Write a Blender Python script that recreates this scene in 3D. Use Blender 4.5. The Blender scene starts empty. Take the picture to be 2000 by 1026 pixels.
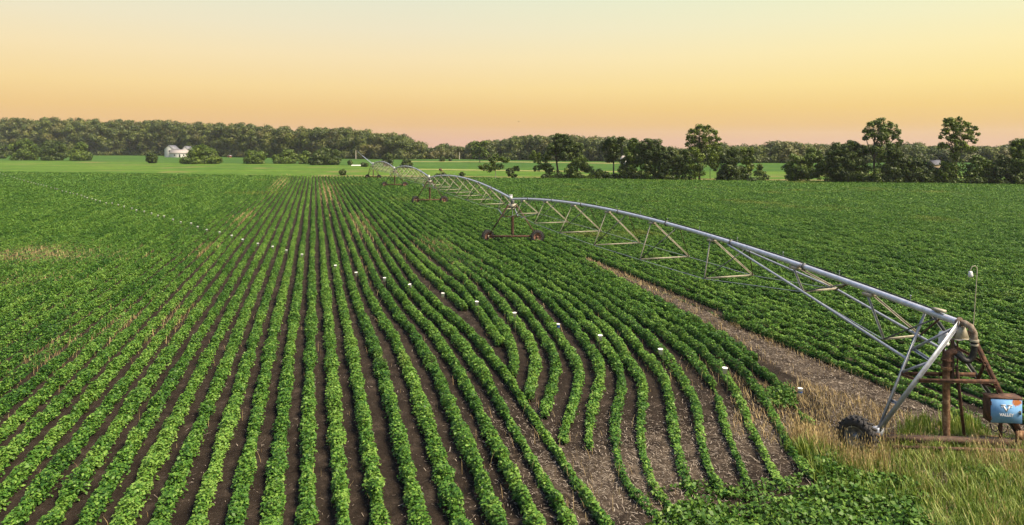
import bpy, math, random
import numpy as np

# ----------------------------------------------------------------- camera, sky, sun, exposure
scene = bpy.context.scene
CAMH = 8.3
AZ = math.radians(16.15)                     # camera looks this far to the right of the crop rows (+Y)
FW = np.array([math.sin(AZ), math.cos(AZ)])  # camera forward on the ground
RT = np.array([math.cos(AZ), -math.sin(AZ)])  # camera right on the ground
FPX = 1333.0                                 # focal length in pixels of the 2000 px wide photograph
HOR = 284.0

cam = bpy.data.cameras.new('camera')
cam.sensor_width = 36.0
cam.lens = 36.0 * FPX / 2000.0
cam.shift_y = -(513.0 - HOR) / 2000.0
cam.clip_start = 0.1
cam.clip_end = 8000.0
cam_ob = bpy.data.objects.new('camera', cam)
cam_ob.location = (0, 0, CAMH)
cam_ob.rotation_euler = (math.radians(90), 0, -AZ)
scene.collection.objects.link(cam_ob)
scene.camera = cam_ob

SUN_EL, SUN_SIDE = math.radians(52), math.radians(65)
sdir = -FW * math.cos(SUN_SIDE) + RT * math.sin(SUN_SIDE)      # horizontal direction towards the sun
sun = bpy.data.lights.new('sun', 'SUN')
sun.energy = 3.0
sun.angle = math.radians(22)
sun.color = (1.0, 0.83, 0.60)
sun_ob = bpy.data.objects.new('sun', sun)
sun_ob.rotation_euler = (math.radians(90) - SUN_EL, 0, math.atan2(sdir[0], -sdir[1]))
scene.collection.objects.link(sun_ob)

world = bpy.data.worlds.new('World')
scene.world = world
world.use_nodes = True


def build_world():
    nt = world.node_tree
    nt.nodes.clear()
    N = nt.nodes.new
    L = nt.links.new
    out = N('ShaderNodeOutputWorld')
    sky = N('ShaderNodeTexSky')
    sky.sky_type = 'NISHITA'
    sky.sun_disc = False
    sky.sun_elevation = SUN_EL
    sky.sun_rotation = math.atan2(sdir[0], sdir[1])
    bgs = N('ShaderNodeBackground')
    bgs.inputs['Strength'].default_value = 0.075
    L(sky.outputs[0], bgs.inputs[0])
    tc = N('ShaderNodeTexCoord')
    sep = N('ShaderNodeSeparateXYZ')
    L(tc.outputs['Generated'], sep.inputs[0])
    ramp = N('ShaderNodeValToRGB')
    mr = N('ShaderNodeMapRange')
    mr.inputs['From Min'].default_value = -0.02
    mr.inputs['From Max'].default_value = 0.25
    L(sep.outputs['Z'], mr.inputs['Value'])
    L(mr.outputs[0], ramp.inputs[0])
    cr = ramp.color_ramp
    stops = [(-0.02, (.72, .43, .29)), (0.006, (.76, .46, .30)), (0.03, (.80, .51, .22)), (0.052, (.855, .58, .225)),
             (0.082, (.925, .695, .305)), (0.125, (.93, .77, .43)), (0.165, (.87, .795, .525)), (0.21, (.80, .81, .58)), (0.25, (.76, .79, .60))]
    while len(cr.elements) > 1:
        cr.elements.remove(cr.elements[0])
    for i, (z, c) in enumerate(stops):
        p = (z + 0.02) / 0.27
        e = cr.elements[0] if i == 0 else cr.elements.new(p)
        e.position = p
        e.color = (*c, 1)
    # the glow is stronger and yellower to the right, pinker straight over the rows' far end
    dot = N('ShaderNodeVectorMath'); dot.operation = 'DOT_PRODUCT'
    dot.inputs[1].default_value = (RT[0], RT[1], 0)
    L(tc.outputs['Generated'], dot.inputs[0])
    m2 = N('ShaderNodeMapRange')
    m2.inputs['From Min'].default_value = -0.15
    m2.inputs['From Max'].default_value = 0.6
    L(dot.outputs['Value'], m2.inputs['Value'])
    tint = N('ShaderNodeValToRGB')
    tr = tint.color_ramp
    tr.elements[0].position = 0.0; tr.elements[0].color = (1.0, 0.99, 1.06, 1)
    tr.elements[1].position = 1.0; tr.elements[1].color = (1.06, 1.10, 1.04, 1)
    L(m2.outputs[0], tint.inputs[0])
    mul = N('ShaderNodeMix'); mul.data_type = 'RGBA'; mul.blend_type = 'MULTIPLY'
    mul.inputs['Factor'].default_value = 1.0
    L(ramp.outputs[0], mul.inputs[6]); L(tint.outputs[0], mul.inputs[7])
    bgg = N('ShaderNodeBackground')
    bgg.inputs['Strength'].default_value = 2 ** -1.85
    L(mul.outputs[2], bgg.inputs[0])
    m3 = N('ShaderNodeMapRange'); m3.interpolation_type = 'SMOOTHSTEP'
    m3.inputs['From Min'].default_value = 0.22
    m3.inputs['From Max'].default_value = 0.5
    L(sep.outputs['Z'], m3.inputs['Value'])
    mix = N('ShaderNodeMixShader')
    L(m3.outputs[0], mix.inputs[0]); L(bgg.outputs[0], mix.inputs[1]); L(bgs.outputs[0], mix.inputs[2])
    L(mix.outputs[0], out.inputs[0])


build_world()
scene.view_settings.view_transform = 'Standard'
scene.view_settings.look = 'None'
EXPO = 1.85
scene.view_settings.exposure = EXPO
scene.view_settings.gamma = 1.0
scene.render.engine = 'CYCLES'
scene.cycles.max_bounces = 6
scene.cycles.diffuse_bounces = 3
scene.cycles.transmission_bounces = 3
scene.cycles.volume_bounces = 1

# ----------------------------------------------------------------- helpers
rng = np.random.default_rng(7)
random.seed(7)
COL = scene.collection


def at(px, py, z=0.0):
    """ground point (at height z) seen at pixel px, py of the 2000 x 1026 photograph"""
    d = (CAMH - z) * FPX / (py - HOR)
    p = FW * d + RT * ((px - 1000) / FPX * d)
    return np.array([p[0], p[1], z])


def at_depth(px, py, d):
    p = FW * d + RT * ((px - 1000) / FPX * d)
    return np.array([p[0], p[1], CAMH - (py - HOR) / FPX * d])


def depth(X, Y):
    return X * FW[0] + Y * FW[1]


def proj(X, Y, Z):
    d = np.maximum(depth(X, Y), 0.1)
    return 1000 + FPX * (X * RT[0] + Y * RT[1]) / d, HOR + FPX * (CAMH - Z) / d


def nrm(v):
    return v / np.maximum(np.linalg.norm(v, axis=-1, keepdims=True), 1e-9)


class MB:
    """collects quads and triangles, links them as ONE mesh object"""

    def __init__(self):
        self.v, self.f, self.t, self.n = [], [], [], 0

    def add(self, verts, faces, tint=None):
        verts = np.asarray(verts, dtype=np.float32).reshape(-1, 3)
        faces = np.asarray(faces, dtype=np.int32)
        self.v.append(verts)
        self.f.append(faces + self.n)
        self.t.append(np.full(len(faces), 0.5, np.float32) if tint is None else np.asarray(tint, np.float32))
        self.n += len(verts)

    def quads(self, V, tint=None):
        n = len(V)
        self.add(np.asarray(V).reshape(-1, 3), np.arange(n * 4).reshape(n, 4), tint)

    def box(self, c, s, rot=None):
        h = np.array(s) / 2.0
        P = np.array([[-1, -1, -1], [1, -1, -1], [1, 1, -1], [-1, 1, -1], [-1, -1, 1], [1, -1, 1], [1, 1, 1], [-1, 1, 1]]) * h
        if rot is not None:
            P = P @ np.array(rot).T
        self.add(P + np.array(c), [[3, 2, 1, 0], [4, 5, 6, 7], [0, 1, 5, 4], [1, 2, 6, 5], [2, 3, 7, 6], [3, 0, 4, 7]])

    def boxz(self, c, s, ang=0.0):
        ca, sa = math.cos(ang), math.sin(ang)
        self.box(c, s, [[ca, -sa, 0], [sa, ca, 0], [0, 0, 1]])

    def tube(self, pts, r, n=8, cap=True):
        pts = np.asarray(pts, dtype=float)
        m = len(pts)
        rr = np.full(m, r, float) if np.isscalar(r) else np.asarray(r, float)
        tan = np.gradient(pts, axis=0) if m > 2 else np.repeat((pts[1:] - pts[:1]), 2, 0)
        tan = nrm(tan)
        ref = np.array([0, 0, 1.0]) if abs(tan[0][2]) < 0.9 else np.array([1.0, 0, 0])
        a = np.linspace(0, 2 * math.pi, n, endpoint=False)
        V = []
        u = nrm(np.cross(tan[0], ref))
        for i in range(m):
            u = nrm(u - tan[i] * np.dot(u, tan[i]))
            w = np.cross(tan[i], u)
            V.append(pts[i] + rr[i] * (np.cos(a)[:, None] * u + np.sin(a)[:, None] * w))
        V = np.concatenate(V)
        F = []
        for i in range(m - 1):
            for k in range(n):
                k2 = (k + 1) % n
                F.append([i * n + k, i * n + k2, (i + 1) * n + k2, (i + 1) * n + k])
        base = self.n
        self.add(V, F)
        if cap:
            for e, i in ((0, 0), (1, m - 1)):
                c = pts[i]
                Vc = np.vstack([V[i * n:(i + 1) * n], c[None]])
                self.add(Vc, [[n, (k + 1) % n, k, k] if e == 0 else [n, k, (k + 1) % n, (k + 1) % n] for k in range(n)])

    def angle(self, p0, p1, w, t=0.008, up=(0, 0, 1)):
        """an L-section steel angle from p0 to p1"""
        p0, p1 = np.array(p0, float), np.array(p1, float)
        d = nrm(p1 - p0)
        up = np.array(up, float)
        if abs(np.dot(d, up)) > 0.95:
            up = np.array([1.0, 0, 0])
        a = nrm(np.cross(d, up))
        b = np.cross(a, d)
        L = np.linalg.norm(p1 - p0)
        R = np.stack([d, a, b], 1)
        self.box((p0 + p1) / 2, (L, w, t), R)
        self.box((p0 + p1) / 2 + b * (w / 2 + t / 2) + a * (w / 2 - t / 2), (L, t, w), R)

    def lathe(self, c, axis, prof, n=20):
        """profile of (along axis, radius)"""
        axis = nrm(np.array(axis, float))
        ref = np.array([0, 0, 1.0]) if abs(axis[2]) < 0.9 else np.array([1.0, 0, 0])
        u = nrm(np.cross(axis, ref)); w = np.cross(axis, u)
        a = np.linspace(0, 2 * math.pi, n, endpoint=False)
        V = np.concatenate([np.array(c) + axis * h + r * (np.cos(a)[:, None] * u + np.sin(a)[:, None] * w) for h, r in prof])
        F = [[i * n + k, i * n + (k + 1) % n, (i + 1) * n + (k + 1) % n, (i + 1) * n + k] for i in range(len(prof) - 1) for k in range(n)]
        self.add(V, F)

    def build(self, name, mat, parent=None, smooth=False, loc=None, tint=False):
        V = np.concatenate(self.v); F = np.concatenate(self.f)
        if loc is not None:
            V = V - np.asarray(loc, np.float32)
        tri = F[:, 2] == F[:, 3]
        me = bpy.data.meshes.new(name)
        me.vertices.add(len(V)); me.vertices.foreach_set('co', V.ravel())
        if tri.any():
            lens = np.where(tri, 3, 4)
            idx = F.ravel()[np.stack([np.ones(len(F), bool)] * 3 + [~tri], 1).ravel()]
        else:
            lens = np.full(len(F), 4); idx = F.ravel()
        me.loops.add(len(idx)); me.loops.foreach_set('vertex_index', idx.astype(np.int32))
        me.polygons.add(len(F))
        st = np.concatenate([[0], np.cumsum(lens)[:-1]]).astype(np.int32)
        me.polygons.foreach_set('loop_start', st)
        if smooth:
            me.polygons.foreach_set('use_smooth', np.ones(len(F), bool))
        if tint:
            at_ = me.attributes.new('tint', 'FLOAT', 'FACE')
            at_.data.foreach_set('value', np.concatenate(self.t))
        me.update(calc_edges=True)
        me.materials.append(mat)
        o = bpy.data.objects.new(name, me)
        COL.objects.link(o)
        if loc is not None and parent is None:
            o.location = loc
        if parent is not None:
            o.parent = parent
        return o


def tag(o, label=None, cat=None, group=None, kind=None):
    if label: o['label'] = label
    if cat: o['category'] = cat
    if group: o['group'] = group
    if kind: o['kind'] = kind
    return o


def empty(name, loc, label, cat, group=None, rz=0.0):
    o = bpy.data.objects.new(name, None)
    o.empty_display_size = 0.3
    o.location = loc
    o.rotation_euler = (0, 0, rz)
    COL.objects.link(o)
    return tag(o, label, cat, group)


def copy_tree(o, parent=None):
    c = o.copy()
    COL.objects.link(c)
    c.parent = parent
    for ch in list(o.children):
        copy_tree(ch, c)
    return c


# ----------------------------------------------------------------- materials
def new_mat(name):
    m = bpy.data.materials.new(name)
    m.use_nodes = True
    return m, m.node_tree, m.node_tree.nodes['Principled BSDF']


def ramp_node(nt, stops):
    r = nt.nodes.new('ShaderNodeValToRGB')
    cr = r.color_ramp
    while len(cr.elements) > 1:
        cr.elements.remove(cr.elements[0])
    for i, (p, c) in enumerate(stops):
        e = cr.elements[0] if i == 0 else cr.elements.new(p)
        e.position = p; e.color = (*c, 1)
    return r


def noise_node(nt, scale, detail=4, rough=0.6, vec=None, mapping=None):
    n = nt.nodes.new('ShaderNodeTexNoise')
    n.inputs['Scale'].default_value = scale
    n.inputs['Detail'].default_value = detail
    n.inputs['Roughness'].default_value = rough
    g = nt.nodes.new('ShaderNodeNewGeometry')
    src = g.outputs['Position']
    if mapping:
        mp = nt.nodes.new('ShaderNodeMapping')
        mp.inputs['Scale'].default_value = mapping
        nt.links.new(src, mp.inputs[0]); src = mp.outputs[0]
    nt.links.new(src, n.inputs['Vector'])
    return n


def mixc(nt, fac, a, b, mode='MIX'):
    m = nt.nodes.new('ShaderNodeMix'); m.data_type = 'RGBA'; m.blend_type = mode
    for s, i in ((fac, 0), (a, 6), (b, 7)):
        if isinstance(s, (int, float)): m.inputs[i].default_value = s
        elif isinstance(s, tuple): m.inputs[i].default_value = (*s, 1)
        else: nt.links.new(s, m.inputs[i])
    return m.outputs[2]


def noise_mat(name, c0, c1, scale, rough=0.7, metallic=0.0, mid=None, lo=0.35, hi=0.65, bump=0.0, mapping=None, spec=0.3):
    m, nt, b = new_mat(name)
    n = noise_node(nt, scale, 5, 0.65, mapping=mapping)
    r = ramp_node(nt, [(lo, c0), (hi, c1)] if mid is None else [(lo, c0), ((lo + hi) / 2, mid), (hi, c1)])
    nt.links.new(n.outputs['Fac'], r.inputs[0])
    nt.links.new(r.outputs[0], b.inputs['Base Color'])
    b.inputs['Roughness'].default_value = rough
    b.inputs['Metallic'].default_value = metallic
    b.inputs['Specular IOR Level'].default_value = spec
    if bump:
        bp = nt.nodes.new('ShaderNodeBump')
        bp.inputs['Strength'].default_value = bump
        bp.inputs['Distance'].default_value = 0.05
        nt.links.new(n.outputs['Fac'], bp.inputs['Height'])
        nt.links.new(bp.outputs[0], b.inputs['Normal'])
    return m


def leaf_mat(name, c_dark, c_mid, c_light, patch=None, patch_scale=0.05, patch_lo=0.58, patch_hi=0.72, trans=0.18, spec=0.25):
    """leaves: colour differs leaf by leaf (tint) and over broad patches of the field"""
    m, nt, b = new_mat(name)
    a = nt.nodes.new('ShaderNodeAttribute'); a.attribute_name = 'tint'
    r = ramp_node(nt, [(0.0, c_dark), (0.5, c_mid), (1.0, c_light)])
    nt.links.new(a.outputs['Fac'], r.inputs[0])
    col = r.outputs[0]
    if patch:
        n = noise_node(nt, patch_scale, 4, 0.6)
        rr = ramp_node(nt, [(patch_lo, (0, 0, 0)), (patch_hi, (1, 1, 1))])
        nt.links.new(n.outputs['Fac'], rr.inputs[0])
        mm = nt.nodes.new('ShaderNodeMath'); mm.operation = 'MULTIPLY'; mm.inputs[1].default_value = 0.7
        nt.links.new(rr.outputs[0], mm.inputs[0])
        col = mixc(nt, mm.outputs[0], col, patch)
    nt.links.new(col, b.inputs['Base Color'])
    b.inputs['Roughness'].default_value = 0.5
    b.inputs['Specular IOR Level'].default_value = spec
    tr = nt.nodes.new('ShaderNodeBsdfTranslucent')
    nt.links.new(mixc(nt, 1.0, col, (1.0, 1.0, 0.55), 'MULTIPLY'), tr.inputs[0])
    mx = nt.nodes.new('ShaderNodeMixShader'); mx.inputs[0].default_value = trans
    nt.links.new(b.outputs[0], mx.inputs[1]); nt.links.new(tr.outputs[0], mx.inputs[2])
    nt.links.new(mx.outputs[0], nt.nodes['Material Output'].inputs[0])
    return m


M = {}
M['soy'] = leaf_mat('soy_leaf', (.017, .058, .008), (.060, .148, .015), (.155, .262, .042), patch=(.24, .22, .05), patch_scale=0.055, patch_lo=.60, patch_hi=.76)
M['weed'] = leaf_mat('weed_leaf', (.022, .065, .010), (.055, .125, .015), (.14, .23, .035))
M['grass'] = leaf_mat('green_grass', (.05, .095, .012), (.135, .205, .025), (.33, .35, .10))
M['dry'] = leaf_mat('dry_grass', (.19, .125, .055), (.36, .265, .12), (.54, .43, .22), trans=.15)
M['straw'] = leaf_mat('straw', (.14, .112, .085), (.27, .225, .175), (.48, .42, .335), trans=0.0)
M['tree_a'] = leaf_mat('foliage_deep', (.014, .028, .005), (.034, .058, .008), (.085, .118, .015))
M['tree_b'] = leaf_mat('foliage_mid', (.024, .048, .006), (.058, .096, .010), (.125, .175, .02))
M['tree_c'] = leaf_mat('foliage_light', (.032, .058, .006), (.074, .115, .009), (.155, .205, .018))
M['wood_a'] = leaf_mat('wood_foliage', (.024, .038, .008), (.055, .078, .013), (.115, .138, .022), patch=(.125, .105, .032), patch_scale=.09, patch_lo=.48, patch_hi=.68)
M['bark'] = noise_mat('bark', (.022, .017, .013), (.060, .047, .035), 6, .9, bump=.4)
M['pale_bark'] = noise_mat('pale_bark', (.35, .31, .25), (.55, .5, .42), 5, .8)
M['galv'] = noise_mat('galvanised', (.20, .215, .245), (.34, .365, .41), 9, .42, .35, lo=.3, hi=.7)
M['pipe'] = None
M['pale_steel'] = noise_mat('aged_zinc', (.22, .20, .15), (.38, .35, .27), 5, .6, .1, lo=.3, hi=.7)
M['dark_steel'] = noise_mat('dull_steel', (.05, .055, .055), (.13, .135, .13), 7, .5, .4)
M['rust'] = noise_mat('rust', (.034, .019, .013), (.13, .066, .038), 7, .85, 0, mid=(.066, .034, .022), bump=.2)
M['rust_pale'] = noise_mat('rusty_paint', (.075, .036, .018), (.28, .19, .11), 6, .8, 0, mid=(.15, .080, .040))
M['brown_steel'] = noise_mat('brown_steel', (.035, .020, .014), (.10, .060, .040), 6, .75)
M['tyre'] = noise_mat('tyre_rubber', (.012, .012, .013), (.035, .033, .032), 14, .8, bump=.2)
M['rim'] = noise_mat('weathered_rim', (.07, .075, .08), (.17, .18, .19), 9, .5, .4)
M['rusty_rim'] = noise_mat('rusty_rim', (.10, .045, .03), (.22, .12, .08), 9, .8)
M['hose'] = noise_mat('hose_rubber', (.008, .008, .008), (.02, .02, .02), 10, .55)
M['white'] = noise_mat('white_plastic', (.48, .49, .50), (.62, .63, .64), 12, .4)
M['cup'] = noise_mat('white_cup', (.66, .66, .64), (.76, .76, .74), 20, .4)
M['cup_blue'] = noise_mat('cup_print', (.02, .06, .22), (.04, .10, .32), 20, .5)
M['stake'] = noise_mat('stake_wood', (.10, .085, .05), (.17, .14, .085), 12, .8)
M['siding'] = noise_mat('white_siding', (.46, .45, .43), (.56, .55, .52), .8, .6, mapping=(.2, .2, 14))
M['roof'] = noise_mat('grey_shingle', (.10, .10, .115), (.18, .18, .195), 2, .8)
M['roof_pale'] = noise_mat('pale_roof', (.22, .20, .19), (.32, .29, .27), 2, .8)
M['dark_glass'] = noise_mat('dark_glass', (.02, .02, .025), (.05, .05, .055), 2, .2)
M['barn_roof'] = noise_mat('dark_barn_roof', (.055, .055, .068), (.10, .10, .12), 2, .8)
M['elbow'] = noise_mat('corroded_cast', (.075, .045, .028), (.24, .20, .155), 7, .75, .1)
M['red'] = noise_mat('red_boards', (.22, .06, .05), (.34, .11, .09), 2, .8)
M['cream'] = noise_mat('cream_boards', (.20, .145, .095), (.27, .20, .13), 2, .7)


def pipe_mat():
    m, nt, b = new_mat('span_pipe')
    n = noise_node(nt, 5, 5)
    r = ramp_node(nt, [(.3, (.34, .36, .43)), (.7, (.52, .55, .64))])
    nt.links.new(n.outputs['Fac'], r.inputs[0])
    n2 = noise_node(nt, .55, 3)
    r2 = ramp_node(nt, [(.66, (0, 0, 0)), (.72, (1, 1, 1))])
    nt.links.new(n2.outputs['Fac'], r2.inputs[0])
    nt.links.new(mixc(nt, r2.outputs[0], r.outputs[0], (.20, .085, .045)), b.inputs['Base Color'])
    b.inputs['Roughness'].default_value = .38
    b.inputs['Metallic'].default_value = .3
    return m


M['pipe'] = pipe_mat()


def soil_mat():
    """dark crumbly soil, furrow shade put into its colour, with pale crop residue where the ground is bare (attribute residue)"""
    m, nt, b = new_mat('soil')
    n1 = noise_node(nt, 1.3, 6, .7)
    n2 = noise_node(nt, 14, 5, .75)
    r1 = ramp_node(nt, [(.3, (.012, .009, .007)), (.55, (.029, .023, .018)), (.75, (.070, .057, .046))])  # dark soil tones, lowered further to hold the shade between rows
    nt.links.new(n1.outputs['Fac'], r1.inputs[0])
    r2 = ramp_node(nt, [(.35, (.55, .5, .45)), (.7, (1.35, 1.3, 1.25))])
    nt.links.new(n2.outputs['Fac'], r2.inputs[0])
    base = mixc(nt, 1.0, r1.outputs[0], r2.outputs[0], 'MULTIPLY')
    n3 = noise_node(nt, 6, 6, .8, mapping=(1, .5, 1))
    r3 = ramp_node(nt, [(.36, (.038, .029, .021)), (.50, (.105, .081, .058)), (.68, (.26, .215, .16))])
    nt.links.new(n3.outputs['Fac'], r3.inputs[0])
    a = nt.nodes.new('ShaderNodeAttribute'); a.attribute_name = 'residue'
    n4 = noise_node(nt, 2.2, 5, .75)
    add = nt.nodes.new('ShaderNodeMath'); add.operation = 'ADD'
    nt.links.new(a.outputs['Fac'], add.inputs[0]); nt.links.new(n4.outputs['Fac'], add.inputs[1])
    r4 = ramp_node(nt, [(.86, (0, 0, 0)), (1.25, (1, 1, 1))])
    sc = nt.nodes.new('ShaderNodeMath'); sc.operation = 'MULTIPLY'; sc.inputs[1].default_value = .8
    nt.links.new(add.outputs[0], sc.inputs[0])
    r4.color_ramp.elements[0].position = .60; r4.color_ramp.elements[1].position = .90
    nt.links.new(sc.outputs[0], r4.inputs[0])
    nt.links.new(mixc(nt, r4.outputs[0], base, r3.outputs[0]), b.inputs['Base Color'])
    b.inputs['Roughness'].default_value = .95
    b.inputs['Specular IOR Level'].default_value = .1
    bp = nt.nodes.new('ShaderNodeBump'); bp.inputs['Strength'].default_value = .9; bp.inputs['Distance'].default_value = .06
    nt.links.new(n2.outputs['Fac'], bp.inputs['Height']); nt.links.new(bp.outputs[0], b.inputs['Normal'])
    return m


def field_mat(name, c0, c1, c2, tan=None, tan_lo=.6, scale=.03, streak=(1, 1, 1)):
    m, nt, b = new_mat(name)
    n1 = noise_node(nt, scale, 5, .65, mapping=streak)
    r1 = ramp_node(nt, [(.3, c0), (.5, c1), (.7, c2)])
    nt.links.new(n1.outputs['Fac'], r1.inputs[0])
    n2 = noise_node(nt, .22, 7, .8)
    r2 = ramp_node(nt, [(.3, (.50, .52, .50)), (.7, (1.5, 1.48, 1.5))])
    nt.links.new(n2.outputs['Fac'], r2.inputs[0])
    col = mixc(nt, 1.0, r1.outputs[0], r2.outputs[0], 'MULTIPLY')
    if tan:
        n3 = noise_node(nt, .035, 5, .65, mapping=(1, 1, 1))
        r3 = ramp_node(nt, [(tan_lo, (0, 0, 0)), (tan_lo + .12, (1, 1, 1))])
        nt.links.new(n3.outputs['Fac'], r3.inputs[0])
        col = mixc(nt, r3.outputs[0], col, tan)
    nt.links.new(col, b.inputs['Base Color'])
    b.inputs['Roughness'].default_value = .9
    b.inputs['Specular IOR Level'].default_value = .1
    bp = nt.nodes.new('ShaderNodeBump'); bp.inputs['Strength'].default_value = .6; bp.inputs['Distance'].default_value = .3
    nt.links.new(n2.outputs['Fac'], bp.inputs['Height']); nt.links.new(bp.outputs[0], b.inputs['Normal'])
    return m


# ----------------------------------------------------------------- ground and fields
ROW0, PITCH = -0.15, 0.76
EDGE = [(-260, 345), (-92, 244), (-44, 215), (-2, 187), (58, 156), (109, 128), (142, 107), (240, 52)]   # far edge of the crop
EX, EY = np.array([e[0] for e in EDGE], float), np.array([e[1] for e in EDGE], float)


def edge_y(x):
    return np.interp(x, EX, EY)


# dirt track beside the machine: (Y, left X, right X)
TRK = np.array([(8, 13.2, 22.5), (15, 14.6, 20.2), (17, 15.0, 19.4), (19.5, 16.3, 18.7), (22, 16.75, 18.5), (25, 17.3, 18.35), (29.5, 17.85, 18.7), (36, 18.4, 18.9), (45, 18.92, 19.08), (60, 19.0, 19.05)])


def in_track(x, y, grow=0.0):
    l = np.interp(y, TRK[:, 0], TRK[:, 1]); r = np.interp(y, TRK[:, 0], TRK[:, 2])
    return (x > l - grow) & (x < r + grow) & (y < 60)


def blob(x, y, cx, cy, rx, ry):
    return np.exp(-(((x - cx) / rx) ** 2 + ((y - cy) / ry) ** 2))


def residue(x, y):
    """how much pale straw lies on the soil: most on the track and where the rows bend and thin out"""
    t = in_track(x, y, .1) * .36
    b = .34 * blob(x, y, 8.6, 16.2, 2.6, 2.6) + .38 * blob(x, y, 12.5, 17, 2.0, 2.5) + .2 * blob(x, y, 6.8, 14.5, 2.5, 2.5) + .16 * blob(x, y, 5.5, 18, 1.5, 4)
    return np.clip(np.maximum(t, b), 0, 1)


def sheet(name, xs, ys, mat, z, keep=None, attr=None, bumpz=None):
    X, Y = np.meshgrid(xs, ys)
    Z = np.full_like(X, z) if bumpz is None else z + bumpz(X, Y)
    V = np.stack([X, Y, Z], -1).reshape(-1, 3)
    nx, ny = len(xs), len(ys)
    i = np.arange(ny - 1)[:, None] * nx + np.arange(nx - 1)[None]
    F = np.stack([i, i + 1, i + nx + 1, i + nx], -1).reshape(-1, 4)
    if keep is not None:
        c = V[F].mean(1)
        F = F[keep(c[:, 0], c[:, 1])]
    mb = MB(); mb.add(V, F)
    o = mb.build(name, mat)
    if attr is not None:
        a = o.data.attributes.new('residue', 'FLOAT', 'POINT')
        a.data.foreach_set('value', attr(V[:, 0], V[:, 1]).astype(np.float32))
    o['kind'] = 'structure'
    return o


def poly_sheet(name, pts, mat, z):
    me = bpy.data.meshes.new(name)
    me.from_pydata([(p[0], p[1], z) for p in pts], [], [list(range(len(pts)))])
    me.update()
    if me.polygons[0].normal.z < 0:
        me.flip_normals()
    me.materials.append(mat)
    o = bpy.data.objects.new(name, me); COL.objects.link(o); o['kind'] = 'structure'
    return o


M['ground'] = field_mat('rough_ground', (.030, .060, .012), (.05, .095, .016), (.085, .12, .028), tan=(.16, .13, .06), tan_lo=.64)
M['meadow'] = field_mat('meadow', (.034, .084, .009), (.056, .110, .010), (.090, .140, .017), tan=(.14, .125, .045), tan_lo=.56, streak=(.6, 2.2, 1))
M['hayfield'] = field_mat('far_crop', (.024, .066, .009), (.036, .084, .010), (.056, .104, .013), streak=(.5, 1.6, 1))
M['stubble'] = field_mat('mown_verge', (.11, .125, .035), (.18, .17, .06), (.25, .225, .09), streak=(.4, 2, 1))
M['verge'] = field_mat('dry_verge', (.06, .09, .018), (.12, .115, .035), (.20, .16, .07), scale=.12)
M['soil'] = soil_mat()
M['gravel'] = noise_mat('pale_gravel', (.42, .40, .35), (.62, .60, .54), 1.5, .9)

big = sheet('ground', np.linspace(-1300, 1300, 27), np.linspace(-80, 1380, 27), M['ground'], -0.06)
xs = np.concatenate([np.arange(-260, -2, 6), np.arange(-2, 27, .35), np.arange(27, 260, 6)])
ys = np.concatenate([np.arange(4, 9, 1), np.arange(9, 62, .4), np.arange(62, 350, 3)])
sheet('soil', xs, ys, M['soil'], 0.0, keep=lambda x, y: y < edge_y(x) + 1.5, attr=residue,
      bumpz=lambda x, y: .02 * np.sin(x * 2.1 + y * .6) * np.sin(y * 1.7) * (y < 60))
# meadow strip past the crop, a darker field beyond it, pale mown strips between them
poly_sheet('meadow', [(x, y - .5) for x, y in EDGE] + [at(2350, 330), at(1300, 328), at(900, 325), at(640, 319), at(0, 311), at(-350, 309)], M['meadow'], -0.04)
poly_sheet('far_field', [at(-350, 313.5), at(0, 313.6), at(430, 319.2), at(640, 321.5), at(800, 328), at(1000, 331), at(1300, 334), at(2350, 338), at(2350, 306), at(1200, 304), at(640, 300), at(-350, 297)], M['hayfield'], -0.02)
poly_sheet('grass_strip', [at(800, 331.2), at(1000, 334.2), at(1330, 337), at(1330, 335.8), at(1000, 332.6), at(800, 329.9)], M['stubble'], -0.012)
poly_sheet('grass_strip', [at(800, 316.2), at(1000, 317.0), at(1230, 320.4), at(1230, 318.6), at(1000, 315.6), at(800, 315.0)], M['stubble'], -0.012)
poly_sheet('grass_verge', [(e[0], e[1] + .6) for e in EDGE[3:]] + [(e[0] + 3, e[1] + 13) for e in EDGE[:2:-1]], M['verge'], -0.008)
poly_sheet('gravel_path', [at(686, 324), at(706, 324), at(706, 322.2), at(686, 322.2)], M['gravel'], 0.0)

# ----------------------------------------------------------------- leaves


def leaf_quads(P, Nn, s, asp=.62, fold=.12, along=None):
    n = len(P)
    r = rng.normal(size=(n, 3)) if along is None else along + .35 * rng.normal(size=(n, 3))
    t = nrm(r - Nn * (r * Nn).sum(1, keepdims=True))
    b = np.cross(Nn, t)
    s = np.asarray(s).reshape(-1, 1)
    f = Nn * s * fold
    return np.stack([P - t * s * .5, P + b * s * asp * .5 + f, P + t * s * .5 - f * .6, P - b * s * asp * .5 + f], 1)


def smooth1(y, k):
    if k < 2: return y
    w = np.hanning(k + 2)[1:-1]; w /= w.sum()
    return np.convolve(np.pad(y, k, mode='edge'), w, 'same')[k:-k]


def bow(x, y):
    a = np.clip((x - .8) / 3.6, 0, 1); a = a * a * (3 - 2 * a)
    return .62 * a * np.interp(y, [12, 15, 18, 24, 29, 34, 40, 60], [.1, .3, .55, 1, .95, .3, -.15, 0])


PATCH = [(148, 505, 5, 4), (18, 505, 5, 4), (74, 487, 3, 3), (37, 552, 3, 3), (400, 490, .9, 5), (474, 427, 1.0, 8), (548, 357, 1.5, 25), (850, 478, 1.6, 5), (705, 440, 1.0, 12), (640, 375, 1.5, 30), (1162, 396, 4, 1.2), (1340, 369, 9, 1.5), (235, 640, .8, 3), (90, 700, .8, 3), (340, 630, .5, 4)]


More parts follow.
